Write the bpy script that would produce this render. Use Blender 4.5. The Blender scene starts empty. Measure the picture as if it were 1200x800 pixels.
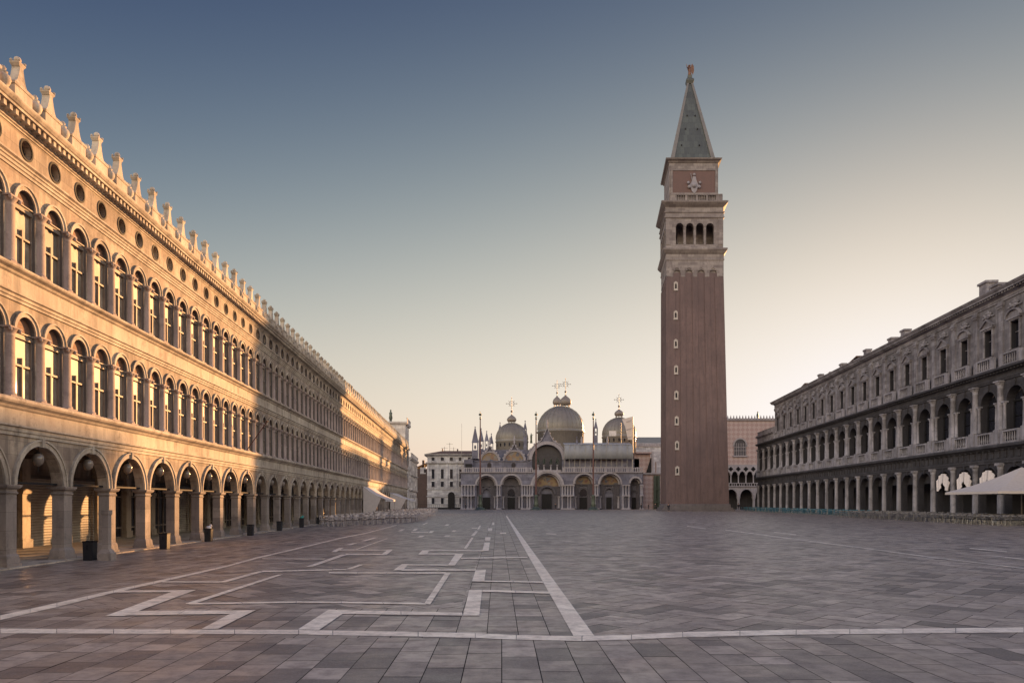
import bpy, bmesh, math, random
from mathutils import Vector, Matrix
R = math.radians
rnd = random.Random(7)
scene = bpy.context.scene
COL = scene.collection

# ------------------------------------------------------------------ camera
F = 850.0; PX0 = 588.0; PY0 = 588.5; H = 1.933          # focal length and principal point in 1200x800 pixels, eye height
cam_d = bpy.data.cameras.new('camera'); cam = bpy.data.objects.new('camera', cam_d); COL.objects.link(cam)
cam.location = (0, 0, H); cam.rotation_euler = (R(90), 0, 0)
cam_d.sensor_fit = 'HORIZONTAL'; cam_d.sensor_width = 36; cam_d.lens = F / 1200 * 36
cam_d.shift_x = (600 - PX0) / 1200; cam_d.shift_y = (PY0 - 400) / 1200
cam_d.clip_start = 0.1; cam_d.clip_end = 6000
scene.camera = cam

# ------------------------------------------------------------------ sky, sun, exposure
SUN_T = 0.566; SUN_AZ = math.atan(SUN_T); SUN_EL = R(7.4)
w = bpy.data.worlds.new('World'); scene.world = w; w.use_nodes = True
nt = w.node_tree; nt.nodes.clear()
sky = nt.nodes.new('ShaderNodeTexSky'); sky.sky_type = 'NISHITA'; sky.sun_disc = False
sky.sun_elevation = SUN_EL; sky.sun_rotation = SUN_AZ
sky.altitude = 0; sky.air_density = 2.5; sky.dust_density = 0.3; sky.ozone_density = 3.0
def vm(op, a_, b_):
    n_ = nt.nodes.new('ShaderNodeVectorMath'); n_.operation = op
    for i_, v_ in ((0, a_), (1, b_)):
        if isinstance(v_, tuple): n_.inputs[i_].default_value = v_
        else: nt.links.new(v_, n_.inputs[i_])
    return n_.outputs[0]
EXPO = 1.25; SKY = 0.10; AROUND = 13.5                   # AROUND: added brightening of the sky outside the view, lifts the shade
def mt(op, a_, b_):
    n_ = nt.nodes.new('ShaderNodeMath'); n_.operation = op
    for i_, v_ in ((0, a_), (1, b_)):
        if isinstance(v_, (int, float)): n_.inputs[i_].default_value = v_
        else: nt.links.new(v_, n_.inputs[i_])
    return n_.outputs[0]
dl_ = nt.nodes.new('ShaderNodeVectorMath'); dl_.operation = 'DOT_PRODUCT'; nt.links.new(sky.outputs[0], dl_.inputs[0]); dl_.inputs[1].default_value = (0.125, 0.30, 0.075)
cb_ = nt.nodes.new('ShaderNodeCombineXYZ')
for i_ in range(3): nt.links.new(dl_.outputs['Value'], cb_.inputs[i_])
half_ = vm('ADD', vm('MULTIPLY', sky.outputs[0], (0.5, 0.5, 0.5)), cb_.outputs[0])
sc_ = nt.nodes.new('ShaderNodeSeparateColor'); nt.links.new(half_, sc_.inputs[0]); cc_ = nt.nodes.new('ShaderNodeCombineColor')
kk_ = 1 / (SKY * 2**EXPO)
tc = nt.nodes.new('ShaderNodeTexCoord'); sz_ = nt.nodes.new('ShaderNodeSeparateXYZ'); nt.links.new(tc.outputs['Generated'], sz_.inputs[0])
zc_ = mt('MAXIMUM', sz_.outputs['Z'], 0.0)
for ch, (g_, h_, c_, t_) in enumerate(((2.2, 4, 2.372, 0.455), (1.8, 4, 2.027, 0.562), (0.8, 2.5, 1e6, 0.536))):
    A_ = mt('MULTIPLY', mt('POWER', sc_.outputs[ch], g_), mt('EXPONENT', mt('MULTIPLY', zc_, -h_), 0.0))
    nt.links.new(mt('MULTIPLY', mt('DIVIDE', A_, mt('ADD', mt('DIVIDE', A_, c_), 1.0)), t_*kk_), cc_.inputs[ch])
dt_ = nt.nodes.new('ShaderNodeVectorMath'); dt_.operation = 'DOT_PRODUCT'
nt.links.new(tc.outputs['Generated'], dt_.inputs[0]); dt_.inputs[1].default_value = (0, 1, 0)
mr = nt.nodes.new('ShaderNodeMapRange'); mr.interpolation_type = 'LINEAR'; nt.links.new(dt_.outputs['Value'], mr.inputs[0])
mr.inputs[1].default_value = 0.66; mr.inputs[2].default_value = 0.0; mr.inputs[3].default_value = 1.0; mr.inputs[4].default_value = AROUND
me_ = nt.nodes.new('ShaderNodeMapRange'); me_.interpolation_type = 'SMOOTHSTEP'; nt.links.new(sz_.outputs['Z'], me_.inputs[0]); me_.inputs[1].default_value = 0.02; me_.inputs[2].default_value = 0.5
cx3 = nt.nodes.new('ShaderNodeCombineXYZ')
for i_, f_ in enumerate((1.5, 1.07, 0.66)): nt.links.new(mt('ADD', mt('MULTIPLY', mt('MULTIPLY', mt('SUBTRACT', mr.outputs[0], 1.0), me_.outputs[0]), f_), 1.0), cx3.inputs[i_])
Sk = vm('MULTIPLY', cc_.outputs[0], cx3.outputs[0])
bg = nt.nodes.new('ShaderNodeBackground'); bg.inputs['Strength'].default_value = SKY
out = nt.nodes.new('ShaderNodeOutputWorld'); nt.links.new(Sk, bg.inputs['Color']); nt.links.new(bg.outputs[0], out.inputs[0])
sd = bpy.data.lights.new('sun', 'SUN'); so = bpy.data.objects.new('sun', sd); COL.objects.link(so)
sd.energy = 5.0; sd.angle = R(0.5); sd.color = (1.0, 0.50, 0.185)
sv = Vector((math.sin(SUN_AZ) * math.cos(SUN_EL), math.cos(SUN_AZ) * math.cos(SUN_EL), math.sin(SUN_EL)))
so.rotation_euler = sv.to_track_quat('Z', 'Y').to_euler(); so.location = sv * 400
scene.view_settings.view_transform = 'Standard'; scene.view_settings.look = 'None'
scene.view_settings.exposure = EXPO; scene.view_settings.gamma = 1.0; scene.view_settings.use_curve_mapping = False
scene.render.engine = 'CYCLES'
scene.cycles.max_bounces = 6; scene.cycles.diffuse_bounces = 3; scene.cycles.glossy_bounces = 2
scene.cycles.transmission_bounces = 2; scene.cycles.volume_bounces = 0

# ------------------------------------------------------------------ mesh helpers (local frame: x = outward, y = along, z = up)
class MB:
    def __init__(s, warp=None): s.v = []; s.f = []; s.sm = []; s.warp = warp
    def add(s, vs, fs, smooth=False):
        n = len(s.v); s.v += [tuple(p) for p in vs]
        for f in fs: s.f.append(tuple(i + n for i in f)); s.sm.append(smooth)
        return s
    def quad(s, a, b, c, d): return s.add([a, b, c, d], [(0, 1, 2, 3)])
    def box(s, x0, x1, y0, y1, z0, z1):
        return s.add([(x0,y0,z0),(x1,y0,z0),(x1,y1,z0),(x0,y1,z0),(x0,y0,z1),(x1,y0,z1),(x1,y1,z1),(x0,y1,z1)],
                     [(0,3,2,1),(4,5,6,7),(0,1,5,4),(1,2,6,5),(2,3,7,6),(3,0,4,7)])
    def sweep(s, prof, y0, y1):
        n = len(prof); vs = [(x, y0, z) for x, z in prof] + [(x, y1, z) for x, z in prof]
        fs = [(i, (i+1) % n, n + (i+1) % n, n + i) for i in range(n)] + [tuple(range(n))[::-1], tuple(range(n, 2*n))]
        return s.add(vs, fs)
    def prism(s, pts, x0, x1):
        pts = list(pts); n = len(pts)
        if sum(pts[i][0]*pts[(i+1) % n][1]-pts[(i+1) % n][0]*pts[i][1] for i in range(n)) < 0: pts = pts[::-1]
        if x0 > x1: x0, x1 = x1, x0
        n = len(pts); vs = [(x0, y, z) for y, z in pts] + [(x1, y, z) for y, z in pts]
        fs = [(i, (i+1) % n, n + (i+1) % n, n + i) for i in range(n)] + [tuple(range(n))[::-1], tuple(range(n, 2*n))]
        return s.add(vs, fs)
    def lathe(s, prof, cx=0, cy=0, cz=0, n=12, smooth=True, sx=1, sy=1):
        vs = []; fs = []; m = len(prof)
        for r, z in prof:
            for k in range(n):
                a = 2*math.pi*k/n; vs.append((cx + r*sx*math.cos(a), cy + r*sy*math.sin(a), cz + z))
        for j in range(m-1):
            for k in range(n): fs.append((j*n+k, j*n+(k+1) % n, (j+1)*n+(k+1) % n, (j+1)*n+k))
        s.add(vs, fs, smooth)
        if prof[-1][0] > 1e-4: s.add(vs[(m-1)*n:], [tuple(range(n))])
        if prof[0][0] > 1e-4: s.add(vs[:n], [tuple(range(n))[::-1]])
        return s
    def tube(s, p, q, r, n=6, r2=None):
        p = Vector(p); q = Vector(q); d = (q-p).normalized(); r2 = r if r2 is None else r2
        a = d.orthogonal().normalized(); b = d.cross(a); vs = []
        for c, rr in ((p, r), (q, r2)):
            for k in range(n):
                t = 2*math.pi*k/n; vs.append(c + a*math.cos(t)*rr + b*math.sin(t)*rr)
        return s.add(vs, [(k, (k+1) % n, n+(k+1) % n, n+k) for k in range(n)] + [tuple(range(n))[::-1], tuple(range(n, 2*n))], n > 6)
    def ball(s, c, r, n=8, sc=(1,1,1)):
        pr = [(max(1e-5, math.sin(math.pi*j/n)), -math.cos(math.pi*j/n)) for j in range(n+1)]
        vs = []; fs = []; k2 = n + 2
        for rr, z in pr:
            for k in range(k2):
                a = 2*math.pi*k/k2; vs.append((c[0]+r*sc[0]*rr*math.cos(a), c[1]+r*sc[1]*rr*math.sin(a), c[2]+r*sc[2]*z))
        for j in range(n):
            for k in range(k2): fs.append((j*k2+k, j*k2+(k+1) % k2, (j+1)*k2+(k+1) % k2, (j+1)*k2+k))
        return s.add(vs, fs, True)
    def arch_panel(s, y0, y1, z0, z1, yc, r, spring, x, depth, sill=None, n=12, point=1.0, rev=None):
        rev = rev or s
        sill = z0 if sill is None else sill
        pts = [(yc - r*math.cos(math.pi*i/n), spring + r*point*math.sin(math.pi*i/n)) for i in range(n+1)]
        Q = lambda a, b, c, d: s.quad((x,)+a, (x,)+b, (x,)+c, (x,)+d)
        Q((y0, z0), (yc-r, z0), (yc-r, z1), (y0, z1)); Q((yc+r, z0), (y1, z0), (y1, z1), (yc+r, z1))
        for i in range(n):
            a, b = pts[i], pts[i+1]; Q(a, b, (b[0], z1), (a[0], z1))
            rev.add([(x, *a), (x-depth, *a), (x-depth, *b), (x, *b)], [(0, 1, 2, 3)], True)
        for yy in (yc-r, yc+r): rev.quad((x, yy, sill), (x-depth, yy, sill), (x-depth, yy, spring), (x, yy, spring))
        if sill > z0:
            Q((yc-r, z0), (yc+r, z0), (yc+r, sill), (yc-r, sill))
            s.quad((x, yc-r, sill), (x, yc+r, sill), (x-depth, yc+r, sill), (x-depth, yc-r, sill))
        return s
    def ring(s, yc, zc, r0, r1, x0, x1, a0=0, a1=180, n=14, point=1.0):
        vs = []; fs = []
        for i in range(n+1):
            a = R(a0 + (a1-a0)*i/n); c, q = math.cos(a), math.sin(a)*point
            vs += [(x1, yc+r0*c, zc+r0*q), (x1, yc+r1*c, zc+r1*q), (x0, yc+r1*c, zc+r1*q), (x0, yc+r0*c, zc+r0*q)]
        for i in range(n):
            for k in range(4): fs.append((i*4+k, i*4+(k+1) % 4, i*4+4+(k+1) % 4, i*4+4+k))
        fs += [(0, 1, 2, 3), (n*4+3, n*4+2, n*4+1, n*4)]
        return s.add(vs, fs)
    def hole_panel(s, y0, y1, z0, z1, yc, zc, r, x, depth, n=20):
        def edge(a):
            c, q = math.cos(a), math.sin(a); t = 1e9
            if c > 1e-9: t = min(t, (y1-yc)/c)
            if c < -1e-9: t = min(t, (y0-yc)/c)
            if q > 1e-9: t = min(t, (z1-zc)/q)
            if q < -1e-9: t = min(t, (z0-zc)/q)
            return (yc+t*c, zc+t*q)
        angs = sorted(set([2*math.pi*i/n for i in range(n)] + [math.atan2(z-zc, y-yc) % (2*math.pi) for y in (y0, y1) for z in (z0, z1)]))
        m = len(angs)
        for i in range(m):
            a, b = angs[i], angs[(i+1) % m]
            pa, pb = (yc+r*math.cos(a), zc+r*math.sin(a)), (yc+r*math.cos(b), zc+r*math.sin(b))
            s.quad((x, *pa), (x, *edge(a)), (x, *edge(b)), (x, *pb))
            s.add([(x, *pa), (x, *pb), (x-depth, *pb), (x-depth, *pa)], [(0, 1, 2, 3)], True)
        return s
    def loft(s, levels):
        vs = []; fs = []                                   # levels: (z, x0, x1, y0, y1)
        for z, x0, x1, y0, y1 in levels: vs += [(x0,y0,z),(x1,y0,z),(x1,y1,z),(x0,y1,z)]
        for j in range(len(levels)-1):
            for k in range(4): fs.append((j*4+k, j*4+(k+1) % 4, j*4+4+(k+1) % 4, j*4+4+k))
        fs += [(0, 3, 2, 1), tuple(len(vs)-4+k for k in range(4))]
        return s.add(vs, fs)
    def mesh(s, name, m):
        me = bpy.data.meshes.new(name)
        vs = [s.warp(*p) for p in s.v] if s.warp else s.v
        me.from_pydata(vs, [], s.f); me.polygons.foreach_set('use_smooth', s.sm)
        for mm in (m if isinstance(m, (list, tuple)) else [m]): me.materials.append(mm)
        me.update(); return me
    def build(s, name, m, parent=None):
        if not s.v: return None
        return inst(s.mesh(name, m), name, parent)

def inst(me, name, parent=None, loc=(0,0,0), rz=0, sc=None):
    o = bpy.data.objects.new(name, me); COL.objects.link(o)
    if parent: o.parent = parent
    o.location = loc; o.rotation_euler = (0, 0, rz)
    if sc: o.scale = sc
    return o
def tag(o, label=None, cat=None, group=None, kind=None):
    if label: o['label'] = label
    if cat: o['category'] = cat
    if group: o['group'] = group
    if kind: o['kind'] = kind
    return o
def empty(name, loc, rz, label, cat, group=None):
    return tag(inst(None, name, None, loc, rz), label, cat, group)
def copy_tree(o, parent=None):
    kids = list(o.children)
    c = o.copy(); COL.objects.link(c); c.parent = parent
    for ch in kids: copy_tree(ch, c)
    return c
ORD = 'first second third fourth fifth sixth seventh eighth ninth tenth eleventh twelfth thirteenth fourteenth fifteenth sixteenth seventeenth eighteenth nineteenth twentieth'.split()
TENS = {20: 'twenty', 30: 'thirty', 40: 'forty', 50: 'fifty', 60: 'sixty', 70: 'seventy', 80: 'eighty', 90: 'ninety'}
def ordinal(n):
    if n <= 20: return ORD[n-1]
    if n % 10 == 0: return TENS[n][:-1] + 'ieth'
    return TENS[n//10*10] + '-' + ORD[n % 10 - 1]

# ------------------------------------------------------------------ materials
def newmat(name):
    m = bpy.data.materials.new(name); m.use_nodes = True; t = m.node_tree; b = t.nodes['Principled BSDF']
    return m, t, b
def N(t, kind, **kw):
    n = t.nodes.new(kind)
    for k, v in kw.items(): setattr(n, k, v)
    return n
def mixc(t, fac, a, b, blend='MIX'):
    n = N(t, 'ShaderNodeMix', data_type='RGBA', blend_type=blend)
    for idx, v in ((0, fac), (6, a), (7, b)):
        if hasattr(v, 'is_output') or isinstance(v, bpy.types.NodeSocket): t.links.new(v, n.inputs[idx])
        else: n.inputs[idx].default_value = v if idx == 0 else (*v, 1)
    return n.outputs[2]
def ramp(t, src, p0, p1, c0=0.0, c1=1.0):
    n = N(t, 'ShaderNodeMapRange'); t.links.new(src, n.inputs[0])
    n.inputs[1].default_value = p0; n.inputs[2].default_value = p1; n.inputs[3].default_value = c0; n.inputs[4].default_value = c1
    return n.outputs[0]
def noise(t, vec, scale, detail=4, rough=0.6, stretch=None):
    if stretch:
        mp = N(t, 'ShaderNodeMapping'); mp.inputs['Scale'].default_value = stretch; t.links.new(vec, mp.inputs[0]); vec = mp.outputs[0]
    n = N(t, 'ShaderNodeTexNoise'); n.inputs['Scale'].default_value = scale; n.inputs['Detail'].default_value = detail
    n.inputs['Roughness'].default_value = rough; t.links.new(vec, n.inputs['Vector']); return n.outputs['Fac']
def stone(name, base, dark, warm=None, blocks=None, rough=0.8, bump=0.25, stain=(0.42, 0.68), streak=(0.5, 0.75), scale=0.7, axis='Y'):
    m, t, b = newmat(name); pos = N(t, 'ShaderNodeNewGeometry').outputs['Position']
    big = noise(t, pos, scale, 6, 0.65); st = noise(t, pos, 2.2, 5, 0.65, (1, 1, 0.13)); fine = noise(t, pos, 14, 5, 0.7)
    col = mixc(t, ramp(t, big, *stain), base, warm or base)
    col = mixc(t, ramp(t, st, streak[0], streak[1], 0, 0.75), col, dark)
    col = mixc(t, ramp(t, fine, 0.35, 0.7, 0, 0.4), col, tuple(c*0.55 for c in base))
    col = mixc(t, ramp(t, noise(t, pos, 0.25, 3), 0.35, 0.7, 0, 0.45), col, dark)
    col = mixc(t, ramp(t, noise(t, pos, 1.1, 7, 0.75), 0.53, 0.64, 0, 0.6), col, dark)
    h = fine
    if blocks:
        sp = N(t, 'ShaderNodeSeparateXYZ'); t.links.new(pos, sp.inputs[0]); cb = N(t, 'ShaderNodeCombineXYZ')
        t.links.new(sp.outputs[axis], cb.inputs[0]); t.links.new(sp.outputs['Z'], cb.inputs[1])
        br = N(t, 'ShaderNodeTexBrick'); t.links.new(cb.outputs[0], br.inputs['Vector']); br.inputs['Scale'].default_value = 1
        br.inputs['Brick Width'].default_value = blocks[0]; br.inputs['Row Height'].default_value = blocks[1]; br.inputs['Mortar Size'].default_value = blocks[2]
        br.inputs['Color1'].default_value = (1, 1, 1, 1); br.inputs['Color2'].default_value = (0.62, 0.60, 0.62, 1); br.inputs['Mortar'].default_value = (0.45, 0.43, 0.42, 1)
        col = mixc(t, 1.0, col, br.outputs['Color'], 'MULTIPLY')
    t.links.new(col, b.inputs['Base Color']); b.inputs['Roughness'].default_value = rough
    bp = N(t, 'ShaderNodeBump'); bp.inputs['Strength'].default_value = bump; bp.inputs['Distance'].default_value = 0.03
    t.links.new(h, bp.inputs['Height']); t.links.new(bp.outputs[0], b.inputs['Normal'])
    return m
def plain(name, col, rough=0.6, metal=0.0, var=0.25, scale=3.0, spec=None):
    m, t, b = newmat(name); pos = N(t, 'ShaderNodeNewGeometry').outputs['Position']
    f = noise(t, pos, scale, 4); c = mixc(t, ramp(t, f, 0.3, 0.7), tuple(x*(1-var) for x in col), tuple(min(1, x*(1+var)) for x in col))
    t.links.new(c, b.inputs['Base Color']); b.inputs['Roughness'].default_value = rough; b.inputs['Metallic'].default_value = metal
    if spec is not None: b.inputs['Specular IOR Level'].default_value = spec
    return m
M = {}
M['istrian'] = stone('istrian_stone', (0.58, 0.48, 0.365), (0.12, 0.09, 0.075), (0.40, 0.30, 0.22), (0.95, 0.42, 0.006), streak=(0.41, 0.62), stain=(0.4, 0.58))
M['istrian_trim'] = stone('istrian_trim', (0.54, 0.465, 0.375), (0.10, 0.08, 0.07), (0.40, 0.32, 0.255), None, streak=(0.46, 0.72))
M['column_stone'] = stone('column_stone', (0.38, 0.30, 0.27), (0.13, 0.10, 0.10), (0.30, 0.23, 0.21))
M['pier_stone'] = stone('pier_stone', (0.36, 0.30, 0.26), (0.12, 0.10, 0.09), (0.29, 0.24, 0.21), (5, 0.55, 0.005))
M['jamb_shade'] = stone('shaded_reveal_stone', (0.13, 0.115, 0.11), (0.05, 0.045, 0.045), (0.09, 0.08, 0.078))  # shade of the window jambs and soffits, put into the stone colour
M['lunette'] = stone('terracotta_panel', (0.30, 0.15, 0.09), (0.12, 0.07, 0.05), (0.36, 0.19, 0.11), (0.22, 0.06, 0.006))
M['frame'] = plain('window_frame_paint', (0.17, 0.135, 0.11), 0.6)
M['dark_metal'] = plain('dark_metal', (0.013, 0.013, 0.016), 0.7, spec=0.2)
M['interior'] = plain('dark_plaster', (0.10, 0.085, 0.08), 0.9)
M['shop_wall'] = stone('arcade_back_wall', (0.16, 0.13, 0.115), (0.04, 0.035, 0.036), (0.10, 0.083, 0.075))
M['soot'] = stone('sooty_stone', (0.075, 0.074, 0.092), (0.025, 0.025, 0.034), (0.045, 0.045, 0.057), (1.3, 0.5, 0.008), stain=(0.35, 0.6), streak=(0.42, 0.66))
M['soot_and_shade'] = stone('soot_shade_stone', (0.038, 0.037, 0.05), (0.012, 0.012, 0.018), (0.022, 0.022, 0.032), None, streak=(0.4, 0.65))  # sooty stone; in the window recesses this dark colour stands in for shade
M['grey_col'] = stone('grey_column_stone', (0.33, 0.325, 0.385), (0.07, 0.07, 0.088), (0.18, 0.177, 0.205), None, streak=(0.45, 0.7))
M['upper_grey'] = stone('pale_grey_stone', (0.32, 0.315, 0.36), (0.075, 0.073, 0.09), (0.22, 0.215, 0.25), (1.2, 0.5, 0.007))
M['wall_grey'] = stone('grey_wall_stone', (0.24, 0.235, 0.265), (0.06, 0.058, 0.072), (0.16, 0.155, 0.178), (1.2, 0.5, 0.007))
M['brick'] = stone('tower_brick', (0.145, 0.098, 0.10), (0.075, 0.053, 0.058), (0.11, 0.076, 0.08), None, scale=0.12, bump=0.12, streak=(0.45, 0.72), stain=(0.4, 0.6))
M['brick_flat'] = stone('attic_brick', (0.13, 0.08, 0.075), (0.10, 0.065, 0.065), (0.145, 0.085, 0.08), None, bump=0.1)
M['tower_stone'] = stone('belfry_stone', (0.29, 0.26, 0.26), (0.13, 0.115, 0.12), (0.26, 0.23, 0.235), (1.4, 0.6, 0.01), axis='X')
M['plinth'] = stone('tower_plinth', (0.14, 0.12, 0.13), (0.06, 0.055, 0.06), (0.11, 0.10, 0.11))
M['window_stone'] = plain('white_window_stone', (0.34, 0.31, 0.30), 0.7)
M['copper'] = stone('green_copper', (0.085, 0.098, 0.09), (0.055, 0.062, 0.058), (0.08, 0.092, 0.085), (0.9, 1.6, 0.02), axis='X', rough=0.5)
M['gold'] = plain('gilding', (0.12, 0.06, 0.04), 0.5, 0.5)
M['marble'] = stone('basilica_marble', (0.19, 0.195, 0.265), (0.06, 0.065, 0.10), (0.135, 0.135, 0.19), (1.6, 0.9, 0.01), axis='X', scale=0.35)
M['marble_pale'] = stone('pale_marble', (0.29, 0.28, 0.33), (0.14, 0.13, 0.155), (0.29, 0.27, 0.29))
M['porphyry'] = stone('dark_marble', (0.075, 0.07, 0.09), (0.035, 0.034, 0.045), (0.11, 0.10, 0.125))
M['mosaic'] = None
M['lead'] = stone('lead_sheet', (0.175, 0.162, 0.15), (0.10, 0.095, 0.09), (0.145, 0.133, 0.122), None, rough=0.45, scale=0.3, bump=0.1)
M['palace_pink'] = None
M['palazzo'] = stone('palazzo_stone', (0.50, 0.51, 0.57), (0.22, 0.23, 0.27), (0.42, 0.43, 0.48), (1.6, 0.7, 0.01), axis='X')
M['clock_stone'] = stone('clock_tower_stone', (0.76, 0.72, 0.70), (0.28, 0.26, 0.26), (0.56, 0.52, 0.50), (1.2, 0.6, 0.008))
M['red_house'] = stone('red_plaster', (0.075, 0.05, 0.052), (0.035, 0.027, 0.03), (0.06, 0.04, 0.042))
M['tile'] = stone('roof_tile', (0.17, 0.09, 0.065), (0.07, 0.045, 0.04), (0.12, 0.075, 0.06), (0.25, 0.18, 0.02), axis='X')
M['canvas'] = plain('cream_canvas', (0.50, 0.455, 0.445), 0.85, var=0.08)
M['drape'] = plain('white_drape', (0.62, 0.58, 0.60), 0.9, var=0.06)
M['tarp'] = plain('scaffold_sheet', (0.20, 0.215, 0.25), 0.8, var=0.12, scale=0.5)
M['steel'] = plain('scaffold_steel', (0.30, 0.29, 0.28), 0.5, 0.5)
M['pole_red'] = plain('red_pole_paint', (0.075, 0.028, 0.03), 0.5)
M['lantern'] = plain('dull_lead', (0.16, 0.14, 0.13), 0.5)
M['bronze'] = plain('green_bronze', (0.05, 0.065, 0.055), 0.45, 0.4)
M['rattan'] = plain('pale_rattan', (0.42, 0.37, 0.36), 0.6)
M['grey_chair'] = plain('grey_rattan', (0.11, 0.108, 0.125), 0.5)
M['blue_chair'] = plain('blue_rattan', (0.025, 0.10, 0.155), 0.5)
M['bin'] = plain('black_plastic', (0.008, 0.008, 0.012), 0.65)
M['teal_bag'] = plain('teal_bag', (0.03, 0.22, 0.19), 0.5)
M['white_bag'] = plain('paper_label', (0.5, 0.48, 0.5), 0.6)
M['coat'] = plain('dark_cloth', (0.018, 0.018, 0.026), 0.9)
M['skin'] = plain('skin', (0.35, 0.19, 0.13), 0.6)
M['hair'] = plain('hair', (0.02, 0.014, 0.01), 0.6)

def glass_mat(name, col, rough=0.08, curtain=None):
    m, t, b = newmat(name); g = N(t, 'ShaderNodeNewGeometry'); pos = g.outputs['Position']
    oi = N(t, 'ShaderNodeObjectInfo')
    c = mixc(t, ramp(t, noise(t, pos, 2.5, 3), 0.35, 0.65), col, curtain or tuple(x*1.6 for x in col))
    if curtain: c = mixc(t, ramp(t, oi.outputs['Random'], 0.55, 1.0, 0.0, 0.85), c, (0.07, 0.065, 0.06)); c = mixc(t, ramp(t, noise(t, pos, 0.9, 4, 0.7), 0.45, 0.6, 0, 0.7), c, (0.16, 0.14, 0.115))
    if curtain: c = mixc(t, ramp(t, noise(t, pos, 9, 2, 0.5, (1, 1, 0.1)), 0.4, 0.65, 0, 0.4), c, tuple(x*0.45 for x in curtain))
    t.links.new(c, b.inputs['Base Color']); b.inputs['Roughness'].default_value = rough
    b.inputs['Coat Weight'].default_value = 0.25 if curtain else 0.0; b.inputs['Specular IOR Level'].default_value = 0.3; b.inputs['Coat Roughness'].default_value = 0.03
    bp = N(t, 'ShaderNodeBump'); bp.inputs['Strength'].default_value = 0.12; bp.inputs['Distance'].default_value = 0.02
    t.links.new(noise(t, pos, 3.5, 2), bp.inputs['Height']); t.links.new(bp.outputs[0], b.inputs['Normal'])
    return m
M['glass_curtain'] = glass_mat('curtained_glass', (0.15, 0.125, 0.10), 0.5, (0.42, 0.34, 0.26))
M['glass_dark'] = glass_mat('dark_glass', (0.012, 0.013, 0.02), 0.15)
M['glass_mid'] = glass_mat('leaded_glass', (0.022, 0.022, 0.032), 0.45)
M['globe'] = plain('smoky_globe_glass', (0.16, 0.13, 0.11), 0.12, var=0.2)
M['shutter'] = None
def shutter_mat():
    m, t, b = newmat('roller_shutter'); pos = N(t, 'ShaderNodeNewGeometry').outputs['Position']
    wv = N(t, 'ShaderNodeTexWave', wave_type='BANDS', bands_direction='Z'); wv.inputs['Scale'].default_value = 2.6; t.links.new(pos, wv.inputs['Vector'])
    c = mixc(t, ramp(t, noise(t, pos, 1.2, 5), 0.35, 0.7), (0.42, 0.38, 0.33), (0.25, 0.22, 0.20))
    c = mixc(t, ramp(t, wv.outputs['Fac'], 0, 0.25, 0.7, 0), c, (0.08, 0.07, 0.065)); t.links.new(c, b.inputs['Base Color'])
    bp = N(t, 'ShaderNodeBump'); bp.inputs['Distance'].default_value = 0.02; t.links.new(wv.outputs['Fac'], bp.inputs['Height']); t.links.new(bp.outputs[0], b.inputs['Normal'])
    b.inputs['Roughness'].default_value = 0.6; return m
M['shutter'] = shutter_mat()
def mosaic_mat():
    m, t, b = newmat('gold_mosaic'); pos = N(t, 'ShaderNodeNewGeometry').outputs['Position']
    v = N(t, 'ShaderNodeTexVoronoi'); v.inputs['Scale'].default_value = 1.3; t.links.new(pos, v.inputs['Vector'])
    r = N(t, 'ShaderNodeValToRGB'); e = r.color_ramp.elements; e[0].color = (0.13, 0.09, 0.05, 1); e[1].color = (0.03, 0.04, 0.08, 1)
    for p, c in ((0.3, (0.17, 0.12, 0.07, 1)), (0.5, (0.10, 0.04, 0.035, 1)), (0.75, (0.13, 0.12, 0.12, 1))): x = e.new(p); x.color = c
    sp = N(t, 'ShaderNodeSeparateColor'); t.links.new(v.outputs['Color'], sp.inputs[0]); t.links.new(sp.outputs[0], r.inputs[0])
    t.links.new(r.outputs[0], b.inputs['Base Color']); b.inputs['Roughness'].default_value = 0.5; return m
M['mosaic'] = mosaic_mat()
def pink_mat():
    m, t, b = newmat('diaper_brick'); pos = N(t, 'ShaderNodeNewGeometry').outputs['Position']
    mp = N(t, 'ShaderNodeMapping'); mp.inputs['Rotation'].default_value = (0, R(45), 0); mp.inputs['Scale'].default_value = (1.1, 1.1, 1.1); t.links.new(pos, mp.inputs[0])
    ck = N(t, 'ShaderNodeTexChecker'); ck.inputs['Scale'].default_value = 1.0; t.links.new(mp.outputs[0], ck.inputs['Vector'])
    c = mixc(t, ck.outputs['Fac'], (0.33, 0.27, 0.275), (0.275, 0.20, 0.205)); c = mixc(t, ramp(t, noise(t, pos, 0.5, 5), 0.4, 0.75, 0, 0.5), c, (0.2, 0.16, 0.17))
    t.links.new(c, b.inputs['Base Color']); b.inputs['Roughness'].default_value = 0.8; return m
M['palace_pink'] = pink_mat()

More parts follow.
